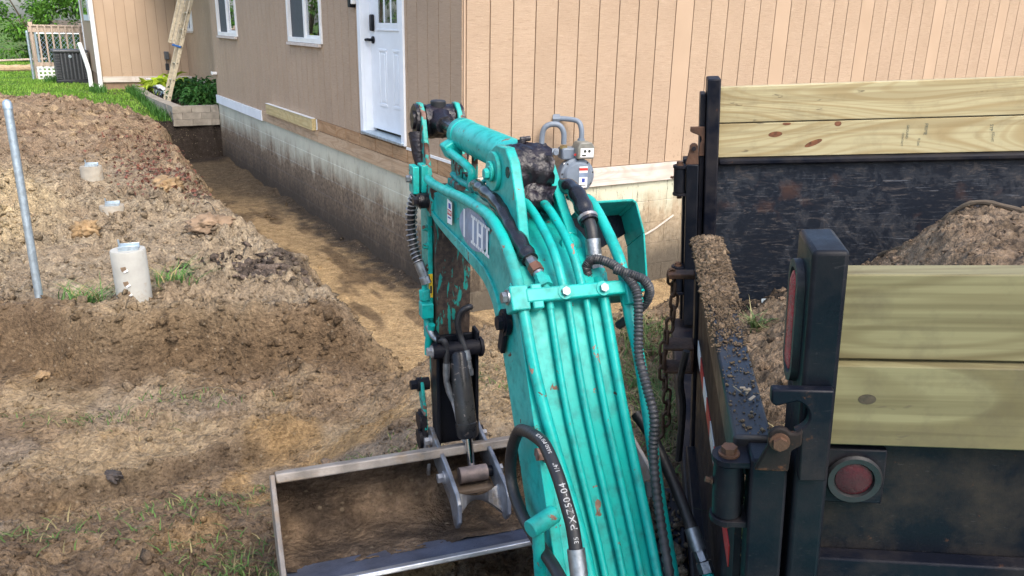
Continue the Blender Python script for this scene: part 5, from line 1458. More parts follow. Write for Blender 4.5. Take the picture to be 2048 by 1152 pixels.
# curved web between the thumb plates
m = MB()
arc = [(-.073 + .146 * k / 12) for k in range(13)]
top = [E(x, .96 - .03 * math.cos(x / .073 * 1.5), .205 - .01 * math.cos(x / .073 * 1.5)) for x in arc]
bot = [E(x, .895 + .055 * math.cos(x / .073 * 1.5), .135 + .035 * math.cos(x / .073 * 1.5)) for x in arc]
for k in range(12):
    a, b, c, d = top[k], top[k + 1], bot[k + 1], bot[k]; o = Vector((0, .012, -.012))
    m.add([a, b, c, d, a + o, b + o, c + o, d + o], [(0, 1, 2, 3), (7, 6, 5, 4), (0, 4, 5, 1), (3, 2, 6, 7), (0, 3, 7, 4), (1, 5, 6, 2)])
part('thumb_web', m, 'steel', smooth=50)
m = MB(); m.box(-.072, .072, .985, 1.12, .165, .182); part('thumb_floor', m, 'bucket', .004)
# bucket links on the arm's left flank
m = MB(); m.prism([(1.33, .43), (1.30, .455), (1.27, .44), (1.235, .36), (1.22, .29), (1.25, .285), (1.28, .35)], SH, -.100, -.088); part('bucket_link', m, 'teal_worn', .003)
m = MB(); m.cyl(E(-.066, 1.295, .43), E(-.1005, 1.295, .43), .022, n=16); part('link_pin', m, 'black')
m = MB(); m.hexb(E(-.1005, 1.295, .43), (-1, 0, 0), .018, .03); part('bolt', m, 'black')
m = MB(); m.cyl(E(-.09, 1.255, .31), E(-.115, 1.255, .31), .032, n=20); m.cyl(E(-.09, 1.245, .25), E(-.118, 1.245, .25), .034, n=20); m.prism([(1.29, .34), (1.225, .34), (1.215, .23), (1.28, .22)], SH, -.108, -.092); lumpy(m, .003, 60, 350); part('link_knuckle', m, 'black', smooth=50)
m = MB(); m.prism([(1.275, .25), (1.205, .27), (1.165, .19), (1.17, .145), (1.20, .145), (1.26, .20)], SH, -.106, -.094); part('bucket_ear', m, 'steel', .003)
m = MB(); m.prism([(1.275, .25), (1.205, .27), (1.165, .19), (1.17, .145), (1.20, .145), (1.26, .20)], SH, .094, .106); part('bucket_ear', m, 'steel', .003)
m = MB(); m.cyl(E(-.11, 1.235, .25), E(.11, 1.235, .25), .022, n=18); part('bucket_pin', m, 'black')

# ---------------- grading bucket
BW0, BW1 = -.600, .575
M['lipsteel'] = m_simple('soiled_lip_steel', (.27, .24, .21), .6, .25, .4, 12, .4, 100, dirt=(9, .47, .85), dcol=(.27, .205, .145))
inner = [(1.080, .268), (1.155, .225), (1.188, .150), (1.165, .075), (1.10, .036), (1.02, .036), (.94, .060), (.86, .087), (.79, .112), (.735, .131)]
m = MB(); m.strip(inner[::-1], SH, BW0, BW1, -.012); bk = part('bucket', m, 'bucket', smooth=50)
side = [(1.082, .290), (1.170, .24), (1.204, .150), (1.18, .062), (1.105, .018), (1.02, .018), (.93, .042), (.85, .070), (.72, .118), (.705, .150)]
for l in (BW0 - .009, BW1 + .009):
    m = MB(); m.prism(side, SH, l - .007, l + .007); part('bucket_side', m, M['lipsteel'], .003)
m = MB(); m.obox(E((BW0 + BW1) / 2, 1.096, .272), ((1, 0, 0), (0, 1, -.35), (0, .35, 1)), ((BW1 - BW0) / 2, .028, .015)); lumpy(m, .0, 10, 1); part('top_lip', m, M['lipsteel'], .005)
m = MB(); m.strip([(.73, .1345), (.80, .1100), (.90, .0765)], SH, BW0 + .002, BW1 - .002, .0035); part('wear_plate', m, 'bluesteel', smooth=0)
m = MB(); m.strip([(.69, .152), (.742, .123)], SH, BW0 - .002, BW1 + .002, .014); part('cutting_edge', m, 'edgesteel', .003)
# soil stuck in the bucket
_u, _w = np.meshgrid(np.linspace(0, .80, 44), np.linspace(BW0 + .004, BW1 - .004, 110), indexing='ij')
ip = np.array(inner); seg = np.linspace(0, 1, len(ip))
_s = np.interp(_u, seg, ip[:, 0]); _hh = np.interp(_u, seg, ip[:, 1])
cen = np.array((.95, .26)); thick = (.004 + .020 * np.clip(.45 + fbm(_w * 4, _u * 3, 4, 401), 0, 2)) * np.clip(np.sin(np.clip(_u * 1.12, 0, 1) * np.pi), 0, 1) ** .5 - .004 * (_u > .8)
dl = np.hypot(cen[0] - _s, cen[1] - _hh); _s2 = _s + (cen[0] - _s) / dl * thick; _h2 = _hh + (cen[1] - _hh) / dl * thick + .003 * fbm(_w * 40, _u * 30, 3, 405)
_ii = np.arange(_u.size).reshape(_u.shape)
_tn = mixn(np.broadcast_to(np.array((.28, .205, .142)), _u.shape + (3,)), (.115, .088, .068), np.clip(.5 + fbm(_w * 5, _u * 4, 3, 411), 0, 1)).reshape(-1, 3)
bs_ = link('caked_soil', fast_mesh('caked_soil', np.stack([_w, _s2, _h2], -1).reshape(-1, 3), np.stack([_ii[:-1, :-1], _ii[1:, :-1], _ii[1:, 1:], _ii[:-1, 1:]], -1).reshape(-1, 4)[:, ::-1], True, np.concatenate([_tn, np.ones((len(_tn), 1))], 1)), M['soil'], ex)

# ---------------- hoses at the boom crown
def hose(name, pts, rr, mat, n=14):
    P = catmull([E(*p) for p in pts], 8); L = len(P)
    R = [rr[0] + (rr[1] - rr[0]) * i / (L - 1) + .0013 * math.sin(i * .9) for i in range(L)] if isinstance(rr, tuple) else rr
    m = MB(); m.tube(P, R, n); return part(name, m, mat, smooth=60)
hose('hose_sleeve', [(-.056, .80, 1.208), (-.068, .73, 1.214), (-.072, .655, 1.214), (-.074, .56, 1.208), (-.074, .50, 1.188), (-.073, .45, 1.164), (-.070, .395, 1.140), (-.068, .365, 1.126)], (.0165, .0190), 'plastic')
m = MB(); m.lathe(E(-.050, .845, 1.195), (-.006, -.05, .01), [(.014, 0), (.016, .01), (.013, .02), (.017, .024), (.017, .045), (.013, .05)], 8); part('hose_fitting', m, 'zinc')
m = MB(); m.tube([E(-.068, .367, 1.127), E(-.066, .348, 1.118)], .0135, 6); part('hose_fitting', m, 'zinc')
m = MB(); m.tube([E(-.066, .348, 1.118), E(-.063, .330, 1.108)], .0155, 6); part('hose_fitting', m, m_simple('rusty_nut', (.12, .055, .035), .7, .2, .3, 40, .3))
m = MB(); m.tube([E(-.063, .330, 1.108), E(-.062, .325, 1.104)], .0125, 12); part('sleeve_ring', m, 'zinc')
m = MB(); m.tube([E(-.062, .325, 1.104), E(-.060, .314, 1.098)], .013, 6); m.tube([E(-.060, .314, 1.098), E(-.058, .296, 1.086)], .0165, 6); part('hex_fitting', m, 'teal')
pipe('pipe', [(-.058, .30, 1.088), (-.057, .285, 1.075), (-.056, .27, 1.045)], .0085)
hose('hose_sleeve', [(.060, .61, 1.222), (.074, .57, 1.242), (.085, .52, 1.248), (.087, .47, 1.236), (.087, .43, 1.208), (.087, .405, 1.190)], (.0165, .0225), 'plastic')
m = MB(); m.tube([E(.087, .417, 1.200), E(.087, .411, 1.195)], [.0232, .0230], 18); part('sleeve_ring', m, 'steel')
hose('hose', [(.087, .41, 1.195), (.086, .39, 1.175), (.085, .378, 1.15), (.085, .375, 1.14)], .0145, 'rubber')
m = MB(); m.tube([E(.085, .381, 1.158), E(.085, .369, 1.125)], .0175, 14); m.tube([E(.085, .369, 1.124), E(.085, .364, 1.112)], .0195, 6); m.tube([E(.085, .364, 1.112), E(.085, .356, 1.094)], .0185, 8); part('hose_fitting', m, 'zinc')
m = MB(); m.tube([E(.085, .355, 1.093), E(.084, .340, 1.072)], .0205, 6); part('hex_fitting', m, 'teal')
pipe('pipe', [(.083, .345, 1.08), (.078, .31, 1.068), (.070, .277, 1.05)], .013)
# corrugated conduit and its loop at the clamp
cp = catmull([E(.068, .345, 1.075), E(.056, .345, 1.105), (E(.070, .335, 1.125)), E(.095, .30, 1.122), E(.112, .262, 1.105), E(.121, .228, 1.075), E(.116, .205, 1.02), E(.106, .175, .96), E(.103, .13, .91), E(.104, .092, .855), E(.100, .078, .785), E(.096, .040, .70), E(.092, -.02, .60), E(.088, -.12, .44)], 26)
m = MB(); m.tube(cp, [.0098 + .0014 * math.sin(i * 1.9) for i in range(len(cp))], 10); part('corrugated_conduit', m, 'conduit', smooth=60)
cp = catmull([E(.095, .285, 1.115), E(.118, .255, 1.11), E(.142, .24, 1.10), E(.160, .245, 1.07), E(.160, .27, 1.03), E(.145, .30, .995), E(.13, .32, .97)], 22)
m = MB(); m.tube(cp, [.0098 + .0014 * math.sin(i * 1.9) * (i < 90) for i in range(len(cp))], 10); part('corrugated_conduit', m, 'conduit', smooth=60)
m = MB(); m.cyl(E(.097, .072, .725), E(.0945, .064, .695), .0135, n=14); m.box(.104, .112, .055, .075, .70, .72); part('conduit_clip', m, 'conduit', .002)
# light guard: bent teal plate right of the clamp
gpath = [(.105, 1.222), (.252, 1.214), (.266, 1.204), (.286, 1.13), (.288, 1.005), (.276, .992), (.17, 1.005)]
GX = lambda u, v, w: (u, .42 + w * .8 + (u - .1) * .28 + (v - 1.0) * .25, v - w * .55)
m = MB(); m.strip(gpath, GX, .0, .10, -.006); part('light_guard', m, 'teal', .002)
m = MB(); m.prism([(.108, 1.214), (.262, 1.206), (.276, 1.16), (.14, 1.12), (.108, 1.13)], GX, .088, .094); part('guard_back', m, 'black_clean')
# right hydraulic hose at the bottom
hose('hose', [(.135, .22, .80), (.150, .17, .765), (.165, .11, .705), (.172, .065, .66), (.176, .02, .615)], .0125, 'rubber')
m = MB(); m.tube([E(.1755, .03, .625), E(.178, .0, .59)], .0155, 14); m.tube([E(.178, .0, .59), E(.179, -.018, .575)], .0125, 6); m.tube([E(.179, -.018, .575), E(.181, -.032, .558)], .016, 6); part('hose_fitting', m, 'zinc')
m = MB(); m.tube([E(.181, -.032, .558), E(.182, -.042, .545)], .0125, 12); m.box(.12, .20, -.075, -.035, .49, .54); part('manifold', m, 'teal', .004)
# left loop hose with printed text
lp_ = [(-.150, -.14, .56), (-.147, -.05, .625), (-.145, .06, .627), (-.145, .153, .630), (-.145, .22, .652), (-.145, .247, .690), (-.145, .240, .750), (-.145, .205, .808), (-.145, .165, .830), (-.145, .115, .845), (-.145, .068, .852), (-.145, .025, .838), (-.145, -.010, .820), (-.145, -.048, .790), (-.145, -.075, .765), (-.145, -.10, .72)]
LP = catmull([E(*p) for p in lp_], 12)
m = MB(); m.tube(LP, .0125, 16); part('hose', m, 'rubber', smooth=60)
m = MB(); m.tube([E(-.145, -.094, .731), E(-.146, -.115, .69)], .0160, 16); m.tube([E(-.146, -.115, .69), E(-.146, -.125, .67)], .0125, 14); m.tube([E(-.146, -.125, .67), E(-.146, -.14, .64)], .0155, 6); part('hose_fitting', m, 'zinc')
lens = [0]
for a, b in zip(LP, LP[1:]): lens.append(lens[-1] + (b - a).length)
LF = frames(LP)
cam_l = Vector((-.674, -1.19, 1.60))
def on_hose(start, flip=True):
    def fn(x, y, z):
        L = start - x if flip else start + x
        i = max(0, min(len(lens) - 2, next((k for k in range(len(lens) - 1) if lens[k + 1] >= L), len(lens) - 2)))
        q = (L - lens[i]) / max(lens[i + 1] - lens[i], 1e-6); c = LP[i].lerp(LP[i + 1], q); t = LF[i][0]
        v = Vector((-.35, -.75, .55)); v = (v - t * v.dot(t)).normalized(); s = v.cross(t)
        if not flip: s = -s
        g = y / .0128 - .25
        return c + (v * math.cos(g) - s * math.sin(g)) * (.0128 + z)
    return fn
tot = lens[-1]
link('hose_print', text_mesh('PXZ50-04', .018, on_hose(tot - .085), align='CENTER', space=1.1), M['hoseprint'], ex)
link('hose_print', text_mesh('1/4"', .012, on_hose(tot - .155), align='CENTER'), M['hoseprint'], ex)
link('hose_print', text_mesh('5650 PSI W.P.', .010, on_hose(tot - .215), align='CENTER'), M['hoseprint'], ex)
link('hose_print', text_mesh('35', .012, on_hose(tot - .028), align='CENTER'), M['hoseprint'], ex)
# teal lamp stub on the left of the boom foot
m = MB(); m.cyl(E(-.180, .038, .69), E(-.12, .06, .70), .018, n=20); m.tube([E(-.160, .045, .68), E(-.155, .045, .61), E(-.147, .045, .52), E(-.135, .0, .40)], .012, 14); part('lamp_stub', m, 'teal', .002)
m = MB(); m.hexb(E(-.118, .12, .80), (-1, 0, 0), .014, .02); part('bolt', m, 'teal_worn')
# swing post and slew frame below the view, tracks behind
m = MB(); m.box(-.16, .16, -.42, -.06, .16, .44); part('swing_post', m, 'teal', .03)
m = MB(); m.box(-1.05, .45, -1.9, -.45, .38, .62); part('house_deck', m, 'teal', .04)
for x0 in (-.98, .18):
    m = MB(); m.box(x0, x0 + .26, -2.1, -.35, .0, .34); part('track', m, 'rubber', .12, seg=4)
m = MB(); m.box(-.9, .3, -1.6, -.8, .2, .38); part('undercarriage', m, 'black', .02)
# unseen canopy added to shade the near trailer side, on two rear posts (above and behind the camera)
m = MB(); m.box(-1.2, -.12, -2.15, -.85, 2.06, 2.11); part('added_shade_roof', m, 'black', .02)
for x0 in (-1.15, -.25):
    m = MB(); m.box(x0, x0 + .07, -2.1, -2.02, .6, 2.06); part('added_shade_post', m, 'black', .01)
# ------------------------------------------------------------------ dump trailer (local x = length, y = away from the machine, z = up)
TM = Matrix(((.9871, .1426, -.0735, .5085), (-.1464, .9879, -.0501, 1.1372), (.0654, .0602, .9960, .9888), (0, 0, 0, 1)))
tk = empty('dump_trailer', matrix=TM)
tag(tk, 'black dump trailer bed with new pine side boards, rear doors towards the boom', 'trailer')
def tp_(name, mb, mat, bevel=0.0, parent=None, smooth=35, seg=2): return mb.build(name, M[mat] if isinstance(mat, str) else mat, parent or tk, bevel, smooth, seg=seg)
LEN = 2.9
M['rail_black'] = m_blacksteel('glossy_black_rail', (.005, .007, .012), .25, .62, .26, (.09, .075, .06)); M['rail_black'].node_tree.nodes['Principled BSDF'].inputs['Specular IOR Level'].default_value = .5
M['black_panel'] = m_blacksteel('stained_black_panel', (.0035, .0055, .010), .75, .60, .42, (.034, .028, .022), 7.0)
M['brightlens'] = m_simple('bright_red_lens', (.30, .015, .03), .3, 0, .3, 60, .2, 130)
M['rustdark'] = m_blacksteel('rusty_black_plate', (.012, .010, .010), .4, .52, .5, (.040, .026, .02))
# side boards, near and far
bl = []
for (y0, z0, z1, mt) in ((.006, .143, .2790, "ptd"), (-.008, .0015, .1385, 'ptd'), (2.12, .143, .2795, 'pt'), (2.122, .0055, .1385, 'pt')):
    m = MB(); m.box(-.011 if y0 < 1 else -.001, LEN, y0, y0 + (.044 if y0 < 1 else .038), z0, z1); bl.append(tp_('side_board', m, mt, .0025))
for (x, z, sx, sz, y, b, mt) in ((.042, .083, .013, .0085, -.0085, 1, 'knotd'), (.215, .093, .026, .011, 2.1215, 3, 'knot'), (.255, .133, .016, .006, 2.1215, 3, 'knot'), (.445, .128, .013, .010, 2.1215, 3, 'knot'), (.36, .055, .032, .012, 2.1215, 3, 'knot')):
    m = MB(); k_ = [(x + sx * math.cos(g) + (.35 * sz * math.sin(g) if sx > .025 else 0), z + sz * math.sin(g) + (.32 * sx * math.cos(g) if sx > .03 else 0)) for g in [2 * math.pi * i / 20 for i in range(20)]]
    k_ = [(u, min(v, .137)) for u, v in k_]
    m.prism(k_, lambda u, v, w: (u, w, v), y, y + .002); tp_('knot', m, mt, 0, bl[b])
# grade stamps
def stamp(body, x, z, size, rot=True, mt='inkgrey'):
    fn = (lambda u, v, w: (x - v * -1.0, 2.1215 - w, z - u)) if rot else (lambda u, v, w: (x + u, 2.1215 - w, z + v))
    link('grade_stamp', text_mesh(body, size, fn, .0002), M[mt], bl[3])
stamp('PRIME', .765, .098, .017); stamp('IS 2x6', .745, .050, .012); stamp('GROUND', .70, .090, .012); stamp('CONTACT', .685, .060, .010)
stamp('SYP', .995, .098, .016); stamp('KD-HT', 1.005, .062, .012)
# near side panel, ribs, light
m = MB(); m.box(-.03, LEN, .02, .026, -.62, -.004); tp_('side_panel', m, 'black_panel')
m = MB(); m.box(.0, LEN, .026, .07, -.03, .0); tp_('top_rail', m, 'black_clean', .004)
m = MB(); m.box(-.01, LEN, -.012, .0195, -.30, -.212); tp_('side_rib', m, 'black', .004)
m = MB(); m.box(-.012, .085, .002, .0195, -.112, -.012); tp_('light_plate', m, 'black', .003)
m = MB(); m.lathe((.037, .002, -.063), (0, -1, 0), [(.041, 0), (.043, .006), (.040, .011), (.031, .010), (.029, .004)], 36); tp_('light_grommet', m, 'rubber')
m = MB(); m.lathe((.037, .000, -.063), (0, -1, 0), [(.0290, .0), (.0280, .004), (.018, .007), (.001, .008)], 36); tp_('marker_light', m, 'redlens')
# near corner post with oval light
m = MB(); m.box(-.062, -.012, -.045, .068, -.98, .332); post = tp_('corner_post', m, 'black_clean', .007, seg=3)
def oval(k, hz, hy): 
    g = 2 * math.pi * k / 44; c, s = math.cos(g), math.sin(g); st = hz - hy
    return (.025 + hy * c, .198 + hy * s + (st if s > 0 else -st))
m = MB(); m.loft([[(x, *oval(k, hz, hy)) for k in range(44)] for x, hz, hy in ((-.0605, .099, .038), (-.073, .098, .037), (-.073, .086, .026), (-.066, .084, .024))], False); tp_('light_grommet', m, 'rubber', 0, post)
m = MB(); m.loft([[(x, *oval(k, hz, hy)) for k in range(44)] for x, hz, hy in ((-.064, .082, .019), (-.072, .080, .017), (-.0755, .070, .010), (-.0765, .06, .004))]); tp_('tail_light', m, 'brightlens', 0, post)
# latch plate with hook cut-out, pawl
def arc(cx, cz, r, a0, a1, n=10): return [(cx + r * math.cos(math.radians(a0 + (a1 - a0) * k / n)), cz + r * math.sin(math.radians(a0 + (a1 - a0) * k / n))) for k in range(n + 1)]
hook = [(-.108, .126), (-.020, .126), (-.020, -.028), (-.060, -.030), (-.062, .045), (-.072, .056)] + arc(-.078, .082, .026, -55, 75, 8) + [(-.100, .098), (-.108, .104)]
m = MB(); m.prism(hook, lambda u, v, w: (u, w, v), -.066, -.048); tp_('latch_plate', m, 'black', .003)
pawl = [(-.128, -.006), (-.110, .038)] + arc(-.094, .052, .017, 160, 30, 6) + [(-.070, .060), (-.062, .066), (-.062, .040), (-.076, .030), (-.078, -.006)]
m = MB(); m.prism(pawl, lambda u, v, w: (u, w, v), -.078, -.067); tp_('latch_pawl', m, M['rustdark'], .003)
m = MB(); m.hexb((-.094, -.078, .046), (0, -1, 0), .011, .010); tp_('bolt', m, 'rust')
# near rear door: hinge side upright, top rail, skin, tape
m = MB(); m.box(-.128, -.072, -.045, .01, -.98, -.008); tp_('door_upright', m, 'black_clean', .005)
m = MB(); m.box(-.150, -.088, .012, 1.06, -.075, .0); rail = tp_('door_rail', m, 'rail_black', .006)
m = MB(); m.box(-.140, -.128, .012, 1.05, -.70, -.076); tp_('door_skin', m, 'black')
m = MB(); m.box(-.150, -.088, .985, 1.055, -.70, -.078); tp_('door_upright', m, 'black', .006)
m = MB(); m.box(-.165, -.127, .02, .98, -.70, -.62); tp_('door_rail', m, 'black', .004)
for k in range(4):
    m = MB(); m.box(-.1425, -.1405, .06 + .22 * k, .17 + .22 * k, -.30, -.255); tp_('reflective_tape', m, 'red', smooth=0)
    m = MB(); m.box(-.1425, -.1405, .172 + .22 * k, .278 + .22 * k, -.30, -.255); tp_('reflective_tape', m, 'print', smooth=0)
m = MB()
for (x0, x1, z0, z1) in ((-.235, -.150, -.30, -.292), (-.235, -.150, -.372, -.364), (-.158, -.150, -.364, -.30)): m.box(x0, x1, .96, 1.04, z0, z1)
m.box(-.235, -.227, .96, 1.04, -.364, -.30); tp_('latch_socket', m, 'rust', .003)
m = MB(); m.tube(catmull([(-.175, .90, -.27), (-.19, .90, -.36), (-.182, .90, -.45), (-.19, .90, -.62)], 6), .010, 8); tp_('strap', m, 'rubber')
# chain hanging from the door's free edge
ct = Vector((-.215, 1.03, -.10)); cb = Vector((-.235, .96, -.52)); n_ = 13
for k in range(n_):
    c = ct.lerp(cb, k / (n_ - 1)); c.x += .012 * math.sin(k * .7); d = (cb - ct).normalized(); a = d.orthogonal().normalized()
    a = Matrix.Rotation(k * math.pi / 2 + .4, 3, d) @ a; pts = []
    for i in range(13):
        g = 2 * math.pi * i / 12; s_ = math.sin(g); pts.append(c + a * (.011 * math.cos(g)) + d * (.013 * s_ + (.009 if s_ > 0 else -.009)))
    m = MB(); m.tube(pts, .0045, 7, False); tp_('chain_link', m, 'chainrust', 0, None, 60)
m = MB(); m.tube(catmull([cb + Vector((0, 0, -.02)), cb + Vector((.002, .0, -.05)), cb + Vector((-.012, -.005, -.065)), cb + Vector((-.026, -.008, -.05))], 6), .005, 8); tp_('chain_hook', m, 'chainrust')
m = MB(); m.box(-.225, -.150, 1.005, 1.05, -.10, -.085); tp_('chain_bracket', m, 'rust', .003)
# hinges
def hinge(x, y, z, sgn=1):
    h = MB(); h.cyl((x, y, z - .048), (x, y, z + .048), .0235, n=22); hb = tp_('hinge', h, 'black_clean')
    for dz in (-.056, .056):
        q = MB(); q.prism([(x + .065, y + .024), (x, y + .026)] + arc(x, y, .027, 90, 270, 8)[1:] + [(x, y - .026), (x + .065, y - .024)], lambda u, v, w: (u, v, w), z + dz - .005, z + dz + .005); tp_('hinge_plate', q, 'black', .002, hb)
    q = MB(); q.hexb((x, y, z + .061), (0, 0, 1), .0125, .014); tp_('bolt', q, 'rust', 0, hb)
    q = MB(); q.cyl((x, y, z - .075), (x, y, z - .06), .010, n=10); tp_('hinge_pin', q, 'rust', 0, hb)
    q = MB(); q.hexb((x - .024, y, z + .01), (-1, 0, .2), .005, .012); tp_('grease_nipple', q, 'rust', 0, hb)
    q = MB(); q.box(x + .03, x + .042, y - .02, y + .02, z - .045, z + .045); tp_('hinge_leaf', q, 'black', .002, hb)
hinge(-.158, -.012, -.080); hinge(-.158, -.012, -.60)
# rear sill below the doors, caked with soil
m = MB(); m.box(-.17, -.07, -.03, 2.18, -.80, -.715); tp_('rear_sill', m, 'black', .006)
m = MB(); m.box(-.33, -.172, -.02, .98, -.84, -.77); tp_('bumper', m, 'black', .006)
# far side
m = MB(); m.box(-.02, LEN, 2.122, 2.128, -.64, -.004); tp_('side_panel', m, 'black_wall')
m = MB(); m.box(.0, LEN, 2.095, 2.150, -.022, .003); tp_('top_rail', m, 'black', .008)
m = MB(); m.box(-.052, -.002, 2.075, 2.185, -.98, .318); tp_('corner_post', m, 'black', .006)
m = MB(); m.box(-.075, -.054, 2.10, 2.19, -.70, .26); tp_('post_angle', m, 'black', .004)
m = MB(); m.prism([(-.112, .135), (-.056, .135), (-.056, .02), (-.078, .02), (-.075, .06)] + arc(-.088, .085, .020, -50, 80, 6) + [(-.104, .112), (-.112, .118)], lambda u, v, w: (u, w, v), 2.09, 2.106); tp_('latch_plate', m, 'rust', .002)
m = MB(); m.prism([(-.13, -.01), (-.115, .05)] + arc(-.098, .058, .017, 160, 20, 5) + [(-.078, -.01)], lambda u, v, w: (u, w, v), 2.072, 2.086); tp_('latch_pawl', m, 'rust', .002)
m = MB(); m.cyl((-.098, 2.071, .055), (-.098, 2.064, .055), .009, n=10); tp_('bolt', m, 'black')
m = MB(); m.box(-.125, -.078, 2.06, 2.12, -.70, -.008); tp_('door_upright', m, 'black_clean', .004)
hinge(-.150, 2.09, -.075); hinge(-.150, 2.09, -.50)
# far door swung right round against the outside of the far wall
m = MB(); m.box(-.135, -.10, 2.13, 2.20, -.70, .0); tp_('door_upright', m, 'black_clean', .004)
m = MB(); m.box(-.10, .92, 2.20, 2.25, -.075, .0); tp_('door_rail', m, 'black', .004)
m = MB(); m.box(-.10, .92, 2.215, 2.228, -.70, -.077); tp_('door_skin', m, 'black')
# bed floor, front wall, frame, wheels
m = MB(); m.box(-.05, LEN, .03, 2.12, -.72, -.66); tp_('bed_floor', m, 'black')
m = MB(); m.box(LEN - .01, LEN + .03, .0, 2.16, -.72, .1); tp_('front_wall', m, 'black')
for y in (.55, 1.5):
    m = MB(); m.box(-.1, LEN + .9, y, y + .09, -.86, -.722); tp_('frame_rail', m, 'black', .006)
m = MB(); m.cyl((1.65, .1, -.86), (1.65, 2.05, -.86), .04, n=14); tp_('axle', m, 'black')
for y in (-.12, 2.06):
    m = MB(); m.lathe((1.65, y, -.80), (0, 1, 0), [(.16, 0), (.27, .0), (.31, .03), (.32, .06), (.32, .15), (.31, .18), (.27, .21), (.16, .21)], 32); wh = tp_('tyre', m, 'rubber')
    m = MB(); m.lathe((1.65, y + .02, -.80), (0, 1, 0), [(.001, .03), (.06, .02), (.12, .04), (.16, .01), (.165, .16), (.001, .16)], 24); tp_('rim', m, 'steel', 0, wh)

# load of soil
_gx, _gy = np.meshgrid(np.linspace(-.03, LEN - .02, 230), np.linspace(.035, 2.115, 190), indexing='ij')
_zz = -.62 + .72 * np.exp(-(((_gx - .90) / .50) ** 2 + ((_gy - 1.25) / .80) ** 2)) + .50 * np.exp(-(((_gx - 2.2) / .7) ** 2 + ((_gy - 1.1) / .9) ** 2))
_zz = _zz + .10 * np.exp(-(((_gx - .25) / .35) ** 2 + ((_gy - .8) / .5) ** 2)) + .08 * np.exp(-(((_gx - .25) / .25) ** 2 + ((_gy - 1.55) / .35) ** 2))
_zz = np.where(_zz > -.14, -.14 + .06 * np.tanh((_zz + .14) / .06), _zz) + .022 * fbm(_gx * 5, _gy * 5, 4, 501) + .02 * fbm(_gx * 18, _gy * 18, 3, 505, .6) + .004 * RNG.standard_normal(_gx.shape)
_wv = np.stack([_gx, _gy, _zz], -1).reshape(-1, 3); _Rm = np.array(TM)[:3, :3]; _Tm = np.array(TM)[:3, 3]
_wv = _wv @ _Rm.T + _Tm; _ii = np.arange(_gx.size).reshape(_gx.shape)
_tn = mixn(np.broadcast_to(np.array((.22, .165, .118)), _gx.shape + (3,)), (.33, .255, .18), .5 + .8 * fbm(_gx * 3, _gy * 3, 3, 511))
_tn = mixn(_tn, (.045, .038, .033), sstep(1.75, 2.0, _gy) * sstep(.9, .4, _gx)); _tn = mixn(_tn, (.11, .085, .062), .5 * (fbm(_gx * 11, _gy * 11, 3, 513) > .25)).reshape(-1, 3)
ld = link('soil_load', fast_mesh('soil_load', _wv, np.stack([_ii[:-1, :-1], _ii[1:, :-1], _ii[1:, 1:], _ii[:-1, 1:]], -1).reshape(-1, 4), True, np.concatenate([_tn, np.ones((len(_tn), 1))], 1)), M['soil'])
tag(ld, 'brown soil heaped in the dump trailer bed', 'soil heap', kind='stuff')
def load_z(x, y):
    i = int(np.clip((x + .03) / (LEN + .01) * 229, 0, 229)); j = int(np.clip((y - .035) / 2.08 * 189, 0, 189)); return float(_zz[i, j])
def T2W(x, y, z): return TM @ Vector((x, y, z))
_zl = _zz
n = 9000
cx = RNG.uniform(-.02, 1.9, n); cy = RNG.uniform(.05, 2.1, n); cz = np.array([load_z(a, b) for a, b in zip(cx, cy)])
sz = .0036 * np.exp(RNG.normal(0, .45, n)) + .009 * (RNG.random(n) < .10) * (cx < .55)
P = np.stack([cx, cy, cz], -1) @ _Rm.T + _Tm
v, f, c = crumbs(P, sz, np.array((.24, .18, .13)) * RNG.uniform(.5, 1.6, (n, 1)))
tag(link('load_crumbs', fast_mesh('load_crumbs', v, f, True, c), M['soil']), 'crumbs and clods on the soil in the trailer', 'soil crumbs', kind='stuff')
# soil caked along the far half of the door rail, crumbs on the near half
n = 7500
cy = .30 + .76 * RNG.random(n) ** .50; cx = -.119 + .030 * RNG.standard_normal(n) * .75; cx = np.clip(cx, -.158, -.08)
hmp = np.clip((cy - .58) / .3, 0, 1) * .011 * (1 - ((cx + .119) / .042) ** 2).clip(0, 1)
P = np.stack([cx, cy, .002 + hmp * RNG.random(n) ** .4], -1) @ _Rm.T + _Tm
sz = np.where(cy > .58, .0034, .0018) * np.exp(RNG.normal(0, .4, n))
v, f, c = crumbs(P, sz, np.array((.22, .165, .112)) * RNG.uniform(.6, 1.4, (n, 1)))
n2 = 320
cy = .02 + .6 * RNG.random(n2); cx = RNG.uniform(-.148, -.09, n2)
P = np.stack([cx, cy, np.full(n2, .0015)], -1) @ _Rm.T + _Tm
v2, f2, c2 = crumbs(P, .0014 * np.exp(RNG.normal(0, .5, n2)), np.array((.25, .20, .135)) * RNG.uniform(.6, 1.4, (n2, 1)))
tag(link('rail_soil', fast_mesh('rail_soil', np.concatenate([v, v2]), np.concatenate([f, f2 + len(v)]), True, np.concatenate([c, c2])), M['soil']), 'damp soil caked along the top rail of the rear door', 'soil crumbs', kind='stuff')
n = 4200
cx = np.where(RNG.random(n) < .6, RNG.uniform(-.335, -.26, n), RNG.uniform(-.24, -.172, n)); cy = RNG.uniform(-.02, .97, n)
cz = np.full(n, -.768)
P = np.stack([cx, cy, cz], -1) @ _Rm.T + _Tm
keep = (cx < -.245) | (RNG.random(n) < .15)
v, f, c = crumbs(P[keep], (.0065 * np.exp(RNG.normal(0, .4, n)))[keep], np.array((.20, .155, .11)) * RNG.uniform(.5, 1.5, (int(keep.sum()), 1)))
tag(link('sill_soil', fast_mesh('sill_soil', v, f, True, c), M['soil']), 'soil spilled along the bumper under the rear door', 'soil crumbs', kind='stuff')
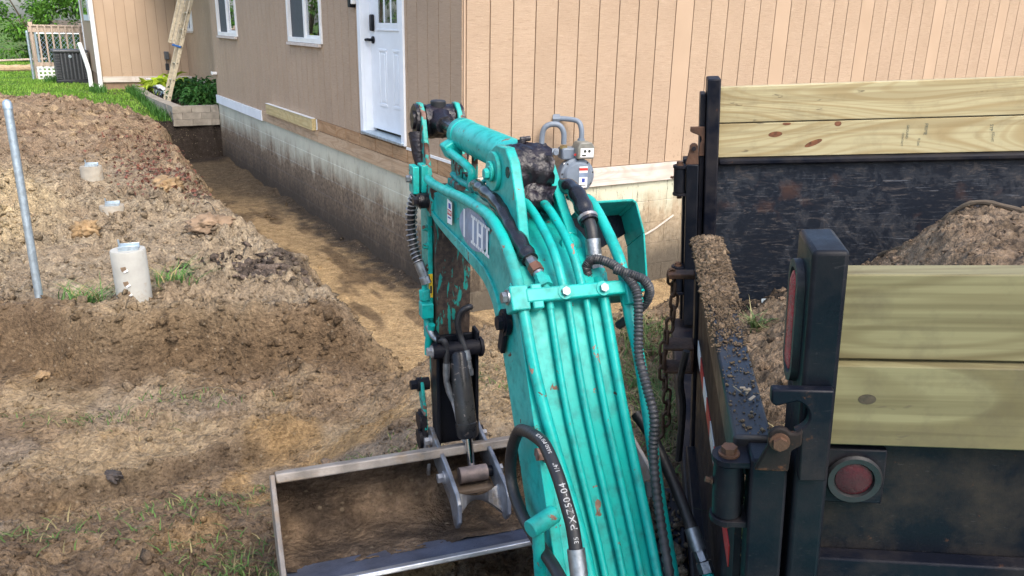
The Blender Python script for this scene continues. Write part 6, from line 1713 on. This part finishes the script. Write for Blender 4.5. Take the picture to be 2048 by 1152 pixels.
# grass clods on the load
def load_grass(pts, lab, name='load_grass'):
    X, Y, Z = [], [], []
    for (x, y, sx, n, h) in pts:
        for k in range(n):
            a, b = x + sx * random.gauss(0, .6), y + sx * random.gauss(0, .6); w = T2W(a, b, load_z(a, b)); X.append(w.x); Y.append(w.y); Z.append((w.z, h))
    X, Y = np.array(X), np.array(Y); hh = np.array([q[1] for q in Z]) * RNG.uniform(.5, 1.1, len(X)); Z = np.array([q[0] for q in Z]) - .004
    col = np.where((RNG.random(len(X)) < .3)[:, None], np.array((.34, .30, .16)), np.array((.13, .21, .08))) * RNG.uniform(.5, 1.3, (len(X), 1))
    return grass(name, lab, X, Y, Z, hh, np.full(len(X), .005), col, 1.5)
load_grass([(.03, .52, .07, 150, .09), (.09, .35, .08, 170, .10), (.15, .75, .08, 90, .07)], 'pale uprooted grass on the soil behind the rear door')
o = load_grass([(.11, 1.62, .025, 60, .09)], 'small tuft of grass by the far wall of the trailer', 'grass_tuft'); del o['kind']
# root lying over the heap, leaf litter, scrap of plastic
rp = [T2W(x, y, load_z(x, y) + .016) for x, y in ((.60, 1.95), (.68, 1.80), (.80, 1.70), (.95, 1.60), (1.10, 1.55), (1.25, 1.50), (1.40, 1.52))]
P = catmull(rp, 8); m = MB(); m.tube(P, [.009 + .0015 * math.sin(i * 2.1) for i in range(len(P))], 8); tag(m.build('root', M['bark']), 'long dirty root lying over the soil heap in the trailer', 'root')
m = MB(); m.obox(T2W(.20, 1.98, -.555), (_R2, Vector((0, .3, 1)), Vector((0, 1, -.3))), (.022, .012, .002)); tag(m.build('plastic_scrap', M['galv']), 'small pale plastic scrap at the foot of the far trailer wall', 'scrap')
m = MB()
for k in range(5):
    c = T2W(-.12 + random.uniform(-.014, .014), .13 + random.uniform(-.03, .03), .004 + .002 * k); m.obox(c, ((random.uniform(-1, 1), random.uniform(-1, 1), .2), (random.uniform(-1, 1), 1, .1), (0, .1, 1)), (.008, .0025, .0008))
tag(m.build('leaf_litter', m_simple('dry_leaf', (.42, .33, .22), .8)), 'dry crumpled leaf on the near end of the door rail', 'leaf')
